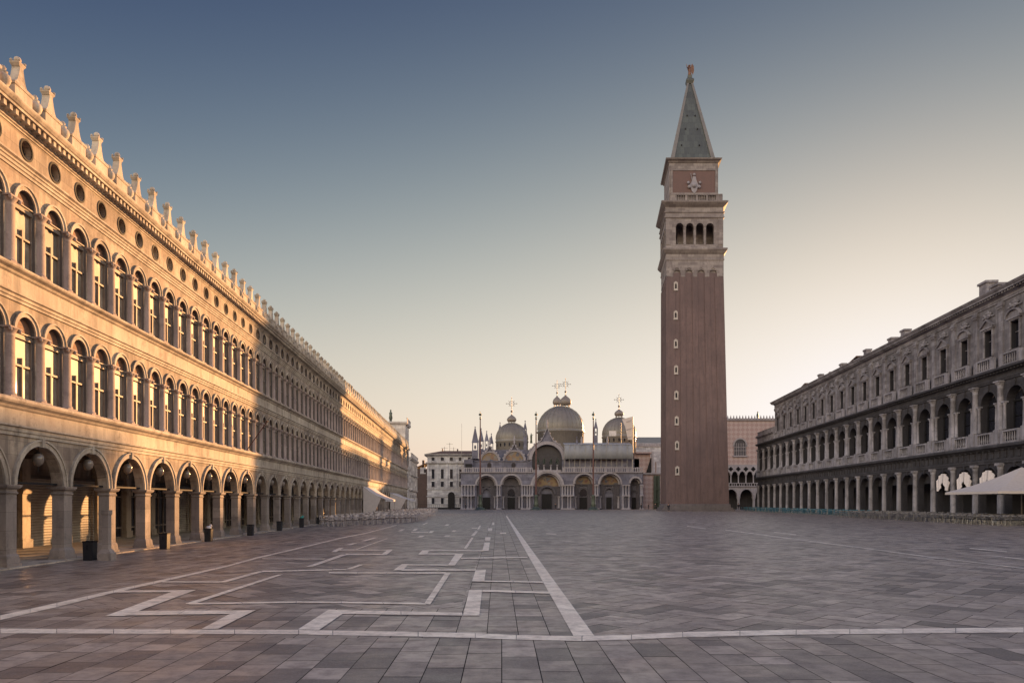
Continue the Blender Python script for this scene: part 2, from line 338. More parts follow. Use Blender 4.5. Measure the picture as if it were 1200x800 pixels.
def paving_mat(name, cols, dirt, rough=(0.3, 0.56)):
    m, t, b = newmat(name); g = N(t, 'ShaderNodeNewGeometry'); pos = g.outputs['Position']; rpi = g.outputs['Random Per Island']
    r = N(t, 'ShaderNodeValToRGB'); e = r.color_ramp.elements; r.color_ramp.interpolation = 'CONSTANT'
    e[0].color = (*cols[0], 1); e[1].color = (*cols[-1], 1); e[1].position = 1 - 1/len(cols)
    for i in range(1, len(cols)-1): x = e.new(i/len(cols)); x.color = (*cols[i], 1)
    t.links.new(rpi, r.inputs[0])
    c = mixc(t, ramp(t, noise(t, pos, 0.35, 5, 0.6), 0.35, 0.7, 0, 0.35), r.outputs[0], dirt)
    c = mixc(t, ramp(t, noise(t, pos, 3.2, 6, 0.7), 0.42, 0.68, 0, 0.75), c, tuple(x*0.5 for x in dirt))
    c = mixc(t, ramp(t, noise(t, pos, 40, 3, 0.7), 0.4, 0.7, 0, 0.35), c, tuple(x*1.5 for x in dirt))
    t.links.new(c, b.inputs['Base Color'])
    t.links.new(ramp(t, noise(t, pos, 1.6, 6, 0.65), 0.3, 0.7, *rough), b.inputs['Roughness']); b.inputs['Specular IOR Level'].default_value = 0.5
    bp = N(t, 'ShaderNodeBump'); bp.inputs['Strength'].default_value = 0.5; bp.inputs['Distance'].default_value = 0.008
    t.links.new(noise(t, pos, 11, 6, 0.7), bp.inputs['Height']); t.links.new(bp.outputs[0], b.inputs['Normal'])
    return m
M['slab'] = paving_mat('trachyte_slabs', [(0.31, 0.252, 0.212), (0.36, 0.29, 0.245), (0.26, 0.212, 0.18), (0.37, 0.31, 0.268), (0.29, 0.243, 0.212), (0.095, 0.08, 0.08), (0.31, 0.26, 0.228), (0.45, 0.378, 0.325), (0.245, 0.205, 0.18), (0.14, 0.117, 0.11)], (0.23, 0.19, 0.165))
M['white_slab'] = paving_mat('istrian_inlay', [(0.84, 0.74, 0.62), (0.87, 0.78, 0.66), (0.74, 0.64, 0.54), (0.84, 0.73, 0.61)], (0.62, 0.53, 0.44))
M['worn_slab'] = paving_mat('worn_inlay', [(0.66, 0.58, 0.50), (0.56, 0.49, 0.42), (0.62, 0.54, 0.46), (0.45, 0.40, 0.35)], (0.48, 0.42, 0.36))
M['mortar'] = plain('mortar_ground', (0.03, 0.026, 0.024), 0.9, scale=1.0)

# ------------------------------------------------------------------ ground
def gp(px, py):                                            # pixel on the ground -> world x, y
    Y = F*H/(py-PY0); return ((px-PX0)*Y/F, Y)
g = MB(); g.quad((-3000, -3000, -0.004), (3000, -3000, -0.004), (3000, 3000, -0.004), (-3000, 3000, -0.004))
tag(g.build('ground', M['mortar']), kind='structure')
LA = 13.55; LB = -0.0447; RA = 44.0; RB = 0.0988
def left_x(Y): return -LA + LB*Y
def right_x(Y): return RA + RB*Y
def interp(pts, Y):
    for (a, xa), (b, xb) in zip(pts, pts[1:]):
        if Y <= b: return xa + (xb-xa)*(Y-a)/(b-a)
    return pts[-1][1]
leftline = [gp(66.7, 709), gp(200, 678.7), gp(300, 654), gp(400, 630), gp(465, 615)]
def llx(Y):
    return interp([(0, -8.4)] + [(p[1], p[0]) for p in leftline] + [(230, -20)], Y)
rightline = [gp(1200, 666), gp(1100, 654), gp(1000, 640.5), gp(850, 620.8)]
def rlx(Y):
    return interp([(0, 15.0)] + [(p[1], p[0]) for p in rightline] + [(230, 30)], Y)
c0 = gp(684, 745.4); c1 = gp(593.2, 604)
def clx(Y): return c0[0] + (c1[0]-c0[0])*(Y-c0[1])/(c1[1]-c0[1])
slabs = MB()
def clip(P, f):
    out_ = []
    for i in range(len(P)):
        a_, b_ = P[i], P[(i+1) % len(P)]; fa, fb = f(*a_), f(*b_)
        if fa >= 0: out_.append(a_)
        if fa*fb < 0: t_ = fa/(fa-fb); out_.append((a_[0]+(b_[0]-a_[0])*t_, a_[1]+(b_[1]-a_[1])*t_))
    return out_
YF, YG, GW = 10.33, 13.2, 1.92
REG = {'front': [lambda x, y: YF-y],
       'side_l': [lambda x, y: y-YF, lambda x, y: llx(y)-x], 'side_r': [lambda x, y: y-YF, lambda x, y: x-rlx(y)],
       'strip': [lambda x, y: y-YG, lambda x, y: x-clx(y)+GW, lambda x, y: clx(y)-x],
       'strip_near': [lambda x, y: y-YF, lambda x, y: YG-y, lambda x, y: x-llx(y), lambda x, y: clx(y)-x],
       'field_l': [lambda x, y: y-YG, lambda x, y: x-llx(y), lambda x, y: clx(y)-GW-x],
       'field_r': [lambda x, y: y-YF, lambda x, y: x-clx(y), lambda x, y: rlx(y)-x]}
def slab(cx, cy, ux, uy, L, W, regs):
    gap = 0.0055; hl = L/2-gap; hw = W/2-gap; vx, vy = -uy, ux; z = 0.008 + rnd.uniform(-.0015, .0015)
    tx, ty = rnd.uniform(-.004, .004), rnd.uniform(-.004, .004)
    P0 = [(cx+a_*hl*ux+b_*hw*vx, cy+a_*hl*uy+b_*hw*vy) for a_, b_ in ((-1, -1), (1, -1), (1, 1), (-1, 1))]
    for rg in regs:
        P = P0
        for f in REG[rg]:
            P = clip(P, f)
            if len(P) < 3: break
        if len(P) >= 3: slabs.add([(x, y, z+(x-cx)*tx+(y-cy)*ty) for x, y in P], [tuple(range(len(P)))])
W_ = 0.44; i = -85
while i*W_ < 80:
    cx = i*W_ + W_/2; y = -6 + rnd.uniform(0, .6)
    while y < 205:
        L = rnd.choice([.42, .55, .62, .75, .85]) if y < 40 else 1.1
        if left_x(y)-1 < cx < right_x(y)+1:
            rg = ['front'] if y < YF else []
            if y+L > YF and cx < llx(y)+.5: rg.append('side_l')
            if y+L > YF and cx > rlx(y)-.5: rg.append('side_r')
            if rg: slab(cx, y+L/2, 0, 1, L, W_, rg)
        y += L
    i += 1
y = YF
while y < 205:
    D = rnd.choice([.42, .5, .6]); xx = clx(y) - 0.02; k = 0
    while xx > clx(y)-(GW+.5 if y > YG else 12):
        slab(xx-.23, y+D/2, 1, 0, .46, D, ['strip', 'strip_near']); xx -= .46
    y += D
a = .44; s2 = math.sqrt(.5)
def herring():
    n = 560
    for i in range(-n, n):
        for j in range(-n, n):
            k = (i-j) % 4
            if k == 0: u, v, horiz = (i+1)*a, (j+.5)*a, True
            elif k == 3: u, v, horiz = (i+.5)*a, (j+1)*a, False
            else: continue
            x = (u-v)*s2; y = (u+v)*s2
            if y < 9.8 or y > 203 or x < -22 or x > 60: continue
            if x < llx(y)-.7 or x > rlx(y)+.7: continue
            c = clx(y)
            rg = []
            if x < c-GW+.7: rg.append('field_l')
            if x > c-.7: rg.append('field_r')
            if not rg: continue
            if horiz: slab(x, y, s2, s2, 2*a, a, rg)
            else: slab(x, y, -s2, s2, 2*a, a, rg)
herring()
tag(slabs.build('paving', M['slab']), kind='structure')

wb = MB(); WN = [0]
def white(pts, split=0.9):
    WN[0] += 1; P = [Vector((*gp(*p), 0.013 + WN[0]*.00018)) for p in pts]
    # split along the longer pair of sides into stones with fine joints
    if (P[1]-P[0]).length + (P[2]-P[3]).length < (P[2]-P[1]).length + (P[3]-P[0]).length: P = [P[1], P[2], P[3], P[0]]
    L = max((P[1]-P[0]).length, (P[2]-P[3]).length); n = max(1, round(L/split)); e = 0.006/max(L, .01)
    for k in range(n):
        t0, t1 = k/n + e, (k+1)/n - e
        wb.quad(P[0].lerp(P[1], t0), P[0].lerp(P[1], t1), P[3].lerp(P[2], t1), P[3].lerp(P[2], t0))
top = [(-60,736.8),(0,737),(200,738),(350,738.3),(390,739.2),(490,740.8),(557,742.5),(605,744.5),(682,746),(740,744.3),(800,741.2),(933,738.3),(1120,736.5),(1200,735.7),(1300,735)]
bot = [(-60,742.4),(0,742.4),(200,743),(350,743.6),(390,744.8),(490,746.4),(557,748),(605,750),(682,751.6),(740,750),(800,747.2),(933,744.2),(1120,742.2),(1200,741.6),(1300,741)]
for k in range(len(top)-1): white([top[k], top[k+1], bot[k+1], bot[k]])
white([(592.6,604),(594,604),(696.5,745.6),(672,745.6)], 1.1)
lt = [(-40,731),(0,721.7),(66.7,706.7),(133,691.7),(200,677.3),(266.7,662.5),(300,653.3),(366.7,637.8),(400,629.6),(427,624.6),(465,614.8)]
lb_ = [(-40,736),(0,727),(66.7,711.7),(133,695.0),(200,679.8),(266.7,664.3),(300,655),(366.7,639.1),(400,630.8),(427,625.6),(465,615.5)]
for k in range(len(lt)-1): white([lt[k], lt[k+1], lb_[k+1], lb_[k]])
rt = [(805,615.8),(827,618.8)], [(850,620.4),(1000,640.2)], [(1000,640.2),(1100,653.6)], [(1100,653.6),(1200,665.6)], [(1200,665.6),(1330,682)], [(907,623),(933,626)], [(1136,642),(1180,646)], [(1156,650),(1200,655)], [(1200,655),(1290,664)]
tag(wb.build('pavement_inlay', M['white_slab']), kind='structure'); wb = MB()
for p, q in rt: white([p, q, (q[0], q[1]+1.2), (p[0], p[1]+.9)])
tag(wb.build('worn_pavement_inlay', M['worn_slab']), kind='structure'); wb = MB()
for poly in [
    [(550,691.3),(565,691.3),(561.7,722),(542.5,722)], [(565,691.5),(643,693.6),(645,696.2),(565,693.8)],
    [(399,715.6),(542,718.3),(542,722),(399,719.9)], [(385,715),(408,715.5),(374,738.9),(349,738.4)],
    [(217,707.3),(347,705.2),(347,707),(222,709)], [(347,705.2),(400,705.6),(400,707.4),(347,707)], [(400,705.6),(497,707),(500,709),(400,707.4)],
    [(497,708),(504,709),(528,671.8),(521.5,671.8)], [(385,670.8),(523,671),(521,672.6),(385,672.2)],
    [(217,708),(225,709),(332,673.5),(326,673.5)],
    [(155,716.6),(278,716),(270,720),(145,722)], [(277,716),(300,715.5),(255,738),(236,738)],
    [(123,722.6),(146,722.6),(230,691.7),(207,692)], [(140,692.6),(207,692),(205,694.3),(135,694.9)],
    [(190,681.6),(260,681.8),(257,683.2),(190,683)], [(255,683),(264,683),(312,669.6),(303,669.6)], [(307,669.2),(390,667.2),(390,668.6),(307,670.8)],
    [(390,667),(406,667),(406,668.2),(390,668.4)], [(404,667.6),(411,667.6),(426,662),(420,662)],
    [(307,654.6),(382,654.7),(380,655.7),(307,655.6)], [(358,664.5),(366,664.5),(408,650),(400,650)],
    [(406,649.2),(452,649.4),(451,650.6),(404,650.4)], [(446,650.4),(453,650.4),(460,645),(453.5,645)], [(395,644),(460,644.3),(459,645.4),(394,645.1)],
    [(388,647),(394,647),(403,642),(397.5,642)], [(404,639),(411,639),(419,636.6),(413,636.6)],
    [(416,644),(419,644),(455,631),(453,631)], [(422,634.4),(428,634.4),(443,630),(438,630)],
    [(490,650),(500,650),(503.5,645),(495,645)], [(502,644.8),(566,645),(566,646.2),(502,646)], [(500,648.8),(543,649),(543,650.2),(500,650)],
    [(534,649),(543.5,649),(533,663),(524.7,663)], [(476,661.6),(526,661.9),(525,663.2),(474,662.9)], [(540,653.8),(618,652.8),(619,654.1),(540,655.2)],
    [(460.6,668.8),(472.5,668.8),(479,661.3),(471,661.3)], [(472,667.5),(558,667.5),(558,669.2),(470,669.2)],
    [(557.5,668),(569.5,668),(567.5,682),(553,682)], [(567,680.8),(636,682),(637,683.6),(567,682.3)],
    [(568,635.7),(574,635.7),(572.7,645.9),(565,645.9)], [(568.7,629.4),(575,629.4),(574.4,633.7),(568.3,633.7)],
    [(543.5,643),(547,643),(555,630),(552.4,630)], [(552,627.7),(556,627.7),(560,622.5),(557,622.5)], [(559,620.3),(561.6,620.3),(563.6,615.7),(562,615.7)],
    [(572,619),(577,619),(576.5,622.3),(572,622.3)], [(577,612),(579.4,612),(579,615),(576.6,615)], [(586,624),(593,624),(593,625.6),(586,625.6)],
    [(482,623),(502,623.2),(502,624.2),(482,624)], [(502,624.6),(506,624.6),(509,622.2),(504.5,622.2)], [(494,614.8),(497,614.8),(502,612.4),(499.5,612.4)],
    [(521,616),(525,616),(527,614.2),(523,614.2)], [(483,622),(487,622),(490,619.4),(486,619.4)], [(529,623.2),(533,623.2),(535,621.5),(531,621.5)],
    [(489,629.8),(495,629.8),(498,627.8),(492,627.8)], [(520,629),(526,629),(528,627.4),(522,627.4)], [(466,622.4),(470,622.4),(475,620.2),(471,620.2)],
    [(553,618.5),(559,618.5),(559,619.4),(553,619.4)], [(640,625),(652,625.4),(652,626.4),(640,626)]]:
    white(poly)
tag(wb.build('pavement_inlay', M['white_slab']), kind='structure')

# ------------------------------------------------------------------ LEFT BUILDING (long arcaded building in the sun)
lth = math.atan(-LB); kS = 1/math.cos(lth)
lb = empty('arcaded_building', (-LA, 0, 0), lth, 'long sunlit pale stone building with two arched window rows over an arcade', 'building')
BAY = 3.03; HB = BAY/2; NB = 48; S0 = 21.375*kS - 3*BAY; S1 = S0 + NB*BAY
wall = MB(); rev = MB()
for k in range(NB):
    y0 = S0 + k*BAY; y1 = y0 + BAY; yc = y0 + HB
    wall.arch_panel(y0, y1, 2.46, 3.94, yc, 1.24, 2.46, 0, 0.34, n=16)
    for c in (yc-.757, yc+.757):
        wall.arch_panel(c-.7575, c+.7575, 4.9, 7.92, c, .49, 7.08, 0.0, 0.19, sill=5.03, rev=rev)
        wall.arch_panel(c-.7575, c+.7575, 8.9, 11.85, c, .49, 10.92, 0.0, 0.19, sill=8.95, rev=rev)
        wall.hole_panel(c-.7575, c+.7575, 12.25, 13.1, c, 12.66, .27, 0.03, 0.22)
wall.box(-12, -.2, S0+.01, S1-.01, 4.35, 13.5)                    # upper storeys
wall.box(-12, -5.2, S0, S1, 0, 4.35)
wall.box(-.5, -.002, S1-.02, S1, 3.94, 13.5); wall.box(-.5, -.002, S0, S0+.02, 3.94, 13.5)
wall.build('wall', M['istrian'], lb); rev.build('reveals', M['jamb_shade'], lb)
MO = MB()
MO.sweep([(-.3,3.93),(.05,3.93),(.05,4.03),(.09,4.05),(.09,4.16),(.16,4.19),(.16,4.24),(.04,4.26),(.04,4.70),(.10,4.74),(.14,4.80),(.26,4.86),(.30,4.92),(.30,4.99),(.24,5.03),(-.3,5.03)], S0, S1)
MO.build('lower_entablature', M['istrian_trim'], lb)
MO = MB()
MO.sweep([(-.3,7.92),(.05,7.92),(.05,8.0),(.09,8.02),(.09,8.10),(.15,8.13),(.15,8.17),(.04,8.19),(.04,8.68),(.10,8.72),(.13,8.78),(.24,8.83),(.27,8.87),(.27,8.92),(.22,8.95),(-.3,8.95)], S0, S1)
MO.build('upper_entablature', M['istrian_trim'], lb)
MO = MB()
MO.sweep([(-.3,11.85),(.04,11.85),(.04,11.93),(.08,11.95),(.08,12.03),(.12,12.05),(.12,12.11),(.19,12.15),(.19,12.2),(.05,12.25),(-.3,12.25)], S0, S1)
MO.sweep([(-.3,13.08),(.06,13.08),(.06,13.13),(.11,13.15),(.11,13.2),(.16,13.22),(.16,13.235),(-.3,13.235)], S0, S1)
MO.sweep([(-12,13.4),(.42,13.4),(.42,13.47),(.46,13.49),(.52,13.56),(.54,13.6),(.54,13.64),(-12,13.64)], S0-.1, S1+.1)
y = S0
while y < S1:
    MO.box(-.1, .36, y, y+.13, 13.236, 13.398); y += .275
MO.sweep([(-.3,13.237),(.13,13.237),(.13,13.397),(-.3,13.397)], S0, S1)
MO.build('cornice', M['istrian_trim'], lb)
# archivolts: one ring mesh per storey bay is part of the wall ornament
AR = MB()
for k in range(NB):
    yc = S0 + k*BAY + HB
    AR.ring(yc, 2.46, 1.24, 1.42, -.01, .06, n=18); AR.ring(yc, 2.46, 1.385, 1.44, .06, .1, n=18)
    AR.box(.0, .13, yc-.07, yc+.07, 3.66, 3.93)
    for c in (yc-.757, yc+.757):
        for zc in (7.08, 10.92):
            AR.ring(c, zc, .49, .62, -.01, .05, n=12); AR.ring(c, zc, .60, .66, .05, .09, n=12)
AR.build('arch_mouldings', M['istrian_trim'], lb)
# piers
pm = MB(); pm.box(-.34, .05, -.25, .25, .42, 2.2)
pm.loft([(0, -.42, .15, -.35, .35), (.14, -.42, .15, -.35, .35)]); pm.loft([(.14, -.4, .12, -.32, .32), (.34, -.38, .10, -.30, .30), (.42, -.35, .06, -.26, .26)])
pm.loft([(2.18, -.36, .07, -.27, .27), (2.22, -.38, .09, -.29, .29), (2.26, -.35, .06, -.26, .26), (2.32, -.35, .06, -.26, .26), (2.36, -.42, .13, -.33, .33), (2.42, -.45, .16, -.36, .36), (2.46, -.45, .16, -.36, .36)])
pme = pm.mesh('pier', M['pier_stone'])
for k in range(NB+1): inst(pme, 'pier', lb, (0, S0+k*BAY, 0))
tm = MB(); tm.box(-.2, -.15, -HB, HB, 2.50, 2.56); tme = tm.mesh('tie_bar', M['dark_metal'])
for k in range(NB): inst(tme, 'tie_bar', lb, (0, S0+k*BAY+HB, 0))
# upper columns (round shafts with base and capital)
def col_mesh(h, r=.2, cap=.26, m='column_stone', n=14):
    c = MB(); c.lathe([(r*1.28, 0), (r*1.28, .05), (r*1.15, .07), (r*1.2, .11), (r*1.02, .14), (r, .18), (r*1.0, h*.4), (r*.9, h-cap-.02), (r*.98, h-cap), (r*.9, h-cap+.03), (r*1.02, h-cap*.6), (r*1.28, h-cap*.25), (r*1.35, h-.05)], n=n)
    c.box(-r*1.3, r*1.3, -r*1.35, r*1.35, h-.05, h); c.box(-r*1.35, r*1.35, -r*1.35, r*1.35, -.001, .045)
    for sx in (-1, 1):
        for sy in (-1, 1): c.ball((sx*r*1.05, sy*r*1.05, h-cap*.35), r*.32, 5)
    return c.mesh('column', M[m])
ca, cb2 = col_mesh(7.08-5.03+.02, .21), col_mesh(10.92-8.95+.02, .21)
slots = []
for k in range(2*NB+1):
    y = S0 + k*HB; slots.append((y, 5.03, ca)); slots.append((y, 8.95, cb2))
slots.sort(key=lambda s_: abs(s_[0]-20.5) if s_[0] > 19.5 else 500)
def merged(name, items, parent, mats):
    """join many placed copies of one mesh into one object (the far rest of a long row)"""
    vs = []; fs = []; sm = []
    for me, (lx, ly, lz) in items:
        n = len(vs); vs += [(v.co.x+lx, v.co.y+ly, v.co.z+lz) for v in me.vertices]
        for p in me.polygons: fs.append(tuple(i+n for i in p.vertices)); sm.append(p.use_smooth)
    me = bpy.data.meshes.new(name); me.from_pydata(vs, [], fs); me.polygons.foreach_set('use_smooth', sm); me.materials.append(mats); me.update()
    o = inst(me, name, parent); o['kind'] = 'stuff'; return o
for y, z, me in slots[:100]: inst(me, 'column', lb, (-.07, y, z))
merged('far_columns', [(me, (-.07, y, z)) for y, z, me in slots[100:]], lb, M['column_stone'])
# windows: lintel and frame, terracotta lunette, curtained panes
fr = MB(); fr.box(-.07, .05, -.49, .49, 1.86, 2.0); fr.box(-.03, .03, -.49, .49, 1.02, 1.08)
fr.box(-.04, .035, -.03, .03, .0, 1.3); fr.box(-.05, .03, -.49, -.44, 0, 1.86); fr.box(-.05, .03, .44, .49, 0, 1.86); fr.box(-.05, .04, -.44, .44, 0, .07)
fr.box(-.02, .1, -.49, .49, 2.003, 2.04)
frm = fr.mesh('window', M['frame'])
pn = MB(); pn.quad((-.045, -.45, .0), (-.045, .45, .0), (-.045, .45, 1.9), (-.045, -.45, 1.9)); pnm = pn.mesh('pane', M['glass_curtain'])
ln = MB(); pts = [(-.47, 2.03), (.47, 2.03)] + [(.49*math.cos(math.pi*i/10), 2.05+.49*math.sin(math.pi*i/10)) for i in range(11)]; ln.prism(pts, -.06, -.02); lnm = ln.mesh('lunette_panel', M['lunette'])
ws = []
for k in range(2*NB):
    y = S0 + (k+.5)*HB; ws.append((y, 5.03)); ws.append((y, 8.93))
ws.sort(key=lambda s_: s_[0] if s_[0] > 19.5 else 500+s_[0])
for y, z in ws[:100]:
    o = inst(frm, 'window', lb, (-.11, y, z)); inst(pnm, 'pane', o); inst(lnm, 'lunette_panel', o)
far = empty.__call__ if False else None
fw = merged('far_window_frames', [(frm, (-.11, y, z)) for y, z in ws[100:]], lb, M['frame'])
merged('far_panes', [(pnm, (-.11, y, z)) for y, z in ws[100:]], lb, M['glass_curtain'])
merged('far_lunettes', [(lnm, (-.11, y, z)) for y, z in ws[100:]], lb, M['lunette'])
# oculi
oc = MB(); oc.lathe([(.27, 0), (.001, .001)], n=20)
ocv = MB(); n = 20; ocv.add([(-.19, .27*math.cos(2*math.pi*i/n), .27*math.sin(2*math.pi*i/n)) for i in range(n)], [tuple(range(n))])
ocv.ring(0, 0, .27, .33, .02, .055, 0, 360, 24)
ocv.box(-.18, -.15, -.02, .02, -.27, .27); ocv.box(-.182, -.152, -.27, .27, -.02, .02)
ocm = ocv.mesh('round_window', [M['dark_metal']])
for k in range(2*NB): inst(ocm, 'round_window', lb, (0, S0+(k+.5)*HB, 12.66))
# pinnacles and urns of the crenellation
pc = MB(); pc.box(-.22, .16, -.42, .42, 0, .42); pc.loft([(.42, -.24, .18, -.45, .45), (.48, -.26, .2, -.47, .47), (.52, -.24, .18, -.44, .44)])
prof = [(-.37, .52), (-.27, .58), (-.19, .70), (-.13, .88), (-.085, 1.06), (-.085, 1.14), (.085, 1.14), (.085, 1.06), (.13, .88), (.19, .70), (.27, .58), (.37, .52)]
pc.prism(prof, -.14, .1)
pc.loft([(1.13, -.13, .09, -.10, .10), (1.22, -.165, .125, -.16, .16), (1.25, -.165, .125, -.165, .165), (1.28, -.12, .08, -.1, .1)]); pc.ball((-.02, 0, 1.37), .10, 7)
for sy in (-1, 1):
    for sx in (-.16, .13): pc.ball((sx*.8, sy*.13, 1.30), .045, 5)
pcm = pc.mesh('pinnacle', M['istrian_trim'])
ur = MB(); ur.lathe([(.13, 0), (.13, .05), (.07, .1), (.17, .2), (.21, .32), (.19, .42), (.1, .5), (.13, .54), (.07, .58), (.09, .64), (.05, .7), (.001, .73)], n=12); urm = ur.mesh('urn', M['istrian_trim'])
for k in range(2*NB+1):
    y = S0 + k*HB
    inst(pcm, 'pinnacle', lb, (.25, y, 13.64), 0, (1, 1, rnd.uniform(.96, 1.04)))
    if k < 2*NB: inst(urm, 'urn', lb, (.28, y+HB/2, 13.64))
# roof
rf = MB(); rf.add([(-.4, S0, 13.65), (-.4, S1, 13.65), (-6, S1, 15.4), (-6, S0, 15.4), (-12, S0, 13.65), (-12, S1, 13.65)], [(0, 1, 2, 3), (3, 2, 5, 4), (0, 3, 4), (1, 5, 2)])
rf.build('roof', M['tile'], lb)
# arcade: back wall dressed with pilasters, shutters and shop fronts, ceiling, floor step
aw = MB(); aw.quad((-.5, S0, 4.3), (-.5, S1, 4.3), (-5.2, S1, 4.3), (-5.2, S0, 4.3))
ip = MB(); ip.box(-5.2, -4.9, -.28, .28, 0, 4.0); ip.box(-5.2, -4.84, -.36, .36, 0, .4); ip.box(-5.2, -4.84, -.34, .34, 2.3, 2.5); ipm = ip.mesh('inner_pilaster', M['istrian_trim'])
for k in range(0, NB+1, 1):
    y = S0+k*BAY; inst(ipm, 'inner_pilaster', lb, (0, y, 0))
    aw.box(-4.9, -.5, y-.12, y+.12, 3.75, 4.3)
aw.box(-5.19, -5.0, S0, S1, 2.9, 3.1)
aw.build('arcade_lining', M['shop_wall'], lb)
fl = MB(); fl.box(-5.2, .35, S0, S1, -.01, .05); fl.build('arcade_step', M['istrian_trim'], lb)
sh = MB(); sh.quad((0, -1.05, .05), (0, 1.05, .05), (0, 1.05, 2.75), (0, -1.05, 2.75)); sh.box(-.02, .12, -1.15, -1.03, .05, 2.85); sh.box(-.02, .12, 1.03, 1.15, .05, 2.85); sh.box(-.02, .16, -1.15, 1.15, 2.75, 2.95)
shm = sh.mesh('shutter', M['shutter'])
sg = MB(); sg.quad((.02, -1.1, .05), (.02, 1.1, .05), (.02, 1.1, 2.85), (.02, -1.1, 2.85)); sgm = sg.mesh('shop_window', M['glass_dark'])
sf = MB()
for yy in (-1.1, -.35, .35, 1.1): sf.box(0, .08, yy-.04, yy+.04, .05, 2.85)
for zz in (.05, .55, 2.2, 2.8): sf.box(0, .07, -1.1, 1.1, zz, zz+.07)
sfm = sf.mesh('shop_frame', M['frame'])
for k in range(NB):
    y = S0+k*BAY+HB
    if k in (6, 7, 11, 16, 22, 28, 33): inst(shm, 'shutter', lb, (-5.15, y, 0))
    else:
        o = inst(sgm, 'shop_window', lb, (-5.15, y, 0)); inst(sfm, 'shop_frame', o)

def L2W(x, y, z=0):
    return Matrix.Translation((-LA, 0, 0)) @ Matrix.Rotation(lth, 4, 'Z') @ Vector((x, y, z))
# hanging lamps
lm = empty('hanging_lamp', (0, 0, 0), 0, 'x', 'lamp', 'glass lamps hanging in the arches of the sunlit building')
q = MB(); q.lathe([(.015, 0), (.015, .55), (.10, .57), (.11, .62), (.03, .66), (.015, .68)], cz=-.53, n=8); q.tube((0, 0, 0), (0, 0, .26), .012, 5); q.build('rod', M['dark_metal'], lm)
q = MB(); q.lathe([(.001, -.30), (.09, -.25), (.15, -.18), (.18, -.07), (.16, .04), (.1, .11), (.07, .14)], cz=-.05, n=16); q.build('shade', M['globe'], lm)
lm.location = (0, 0, 0)
first = True
for k in range(3, NB):
    o = lm if first else copy_tree(lm); first = False
    p = L2W(-.2, S0+k*BAY+HB+.25, 3.42); o.location = p
    o['label'] = 'glass globe lamp hanging in the %s arch from the left edge of the sunlit arcade' % ordinal(k-2)

# ------------------------------------------------------------------ RIGHT BUILDING (shaded, three storeys)
rth = math.pi - math.atan(RB); kR = 1/math.cos(math.atan(RB))
rb = empty('palace_building', (RA, 0, 0), rth, 'long three storey grey stone palace front in shade along the right side', 'building')
BR = 4.645; E_END = 76.8 + BR*20.5; NU = 24+3; E0 = 76.8 - BR*9.5      # bay edges
nl = 30; E_end_low = E0 + nl*BR; NUP = 27; E_end_up = E0 + NUP*BR
def ry(s_): return -s_*kR
def span(s_): return (ry(s_+BR), ry(s_))
W1 = MB(); WU = MB(); WM = MB(); RV = MB()
for k in range(nl):
    y0, y1 = span(E0+k*BR); yc = (y0+y1)/2
    W1.arch_panel(y0, y1, 0, 5.98, yc, 1.78, 3.85, 0, .7, n=14)
    W1.ring(yc, 3.85, 1.78, 1.98, -.01, .07, n=16); W1.box(0, .2, yc-.16, yc+.16, 5.5, 5.97)
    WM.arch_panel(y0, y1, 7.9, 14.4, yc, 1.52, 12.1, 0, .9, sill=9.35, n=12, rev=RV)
    WM.ring(yc, 12.1, 1.52, 1.7, -.01, .07, n=12); WM.box(0, .18, yc-.14, yc+.14, 13.6, 14.3)
    if k < NUP:
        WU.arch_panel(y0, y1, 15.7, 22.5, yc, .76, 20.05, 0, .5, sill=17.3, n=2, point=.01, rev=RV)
W1.build('ground_wall', M['soot_and_shade'], rb); WM.build('middle_wall', M['soot'], rb); RV.build('reveals', M['soot_and_shade'], rb)
yA, yB, yC = ry(E_end_up), ry(E0), ry(E_end_low)
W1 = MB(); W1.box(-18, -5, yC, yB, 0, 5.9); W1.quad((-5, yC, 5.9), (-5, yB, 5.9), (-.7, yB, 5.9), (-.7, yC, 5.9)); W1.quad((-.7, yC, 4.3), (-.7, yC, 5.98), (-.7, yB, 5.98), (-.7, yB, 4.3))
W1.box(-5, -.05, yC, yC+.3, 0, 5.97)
W1.build('arcade_lining', M['soot_and_shade'], rb)
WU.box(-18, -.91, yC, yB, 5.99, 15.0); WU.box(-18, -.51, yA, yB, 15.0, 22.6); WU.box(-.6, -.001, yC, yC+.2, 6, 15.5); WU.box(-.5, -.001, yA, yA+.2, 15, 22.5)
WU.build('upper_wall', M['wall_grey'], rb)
# entablatures
EN = MB(); EN.sweep([(-.5,5.98),(.12,5.98),(.12,6.2),(.17,6.22),(.17,6.45),(.10,6.5),(.10,7.25),(.3,7.35),(.5,7.5),(.72,7.6)] + [(.72,7.78),(.66,7.9),(-.5,7.9)], yC-.6, yB)
yy = yC
while yy < yB:
    EN.box(.0, .2, yy, yy+.5, 6.52, 7.24); EN.box(.0, .45, yy+.1, yy+.4, 7.26, 7.36); yy += 1.16
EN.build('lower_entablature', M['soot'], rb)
EN = MB(); EN.sweep([(-.5,14.4),(.14,14.4),(.14,14.55),(.2,14.6),(.2,14.72),(.12,14.75),(.12,15.2),(.3,15.28),(.5,15.36),(.75,15.45),(.75,15.58),(.68,15.7),(-.5,15.7)], yC-.6, yB)
yy = yC
while yy < yB:
    EN.box(.1, .55, yy, yy+.25, 15.22, 15.35); yy += .58
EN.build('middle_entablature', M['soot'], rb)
EN = MB(); EN.sweep([(.55,7.78+.002+.12),(.6,7.9),(.6,7.95),(.2,7.95),(.2,7.9)], yC-.5, yB); EN.build('lower_ledge', M['grey_col'], rb)
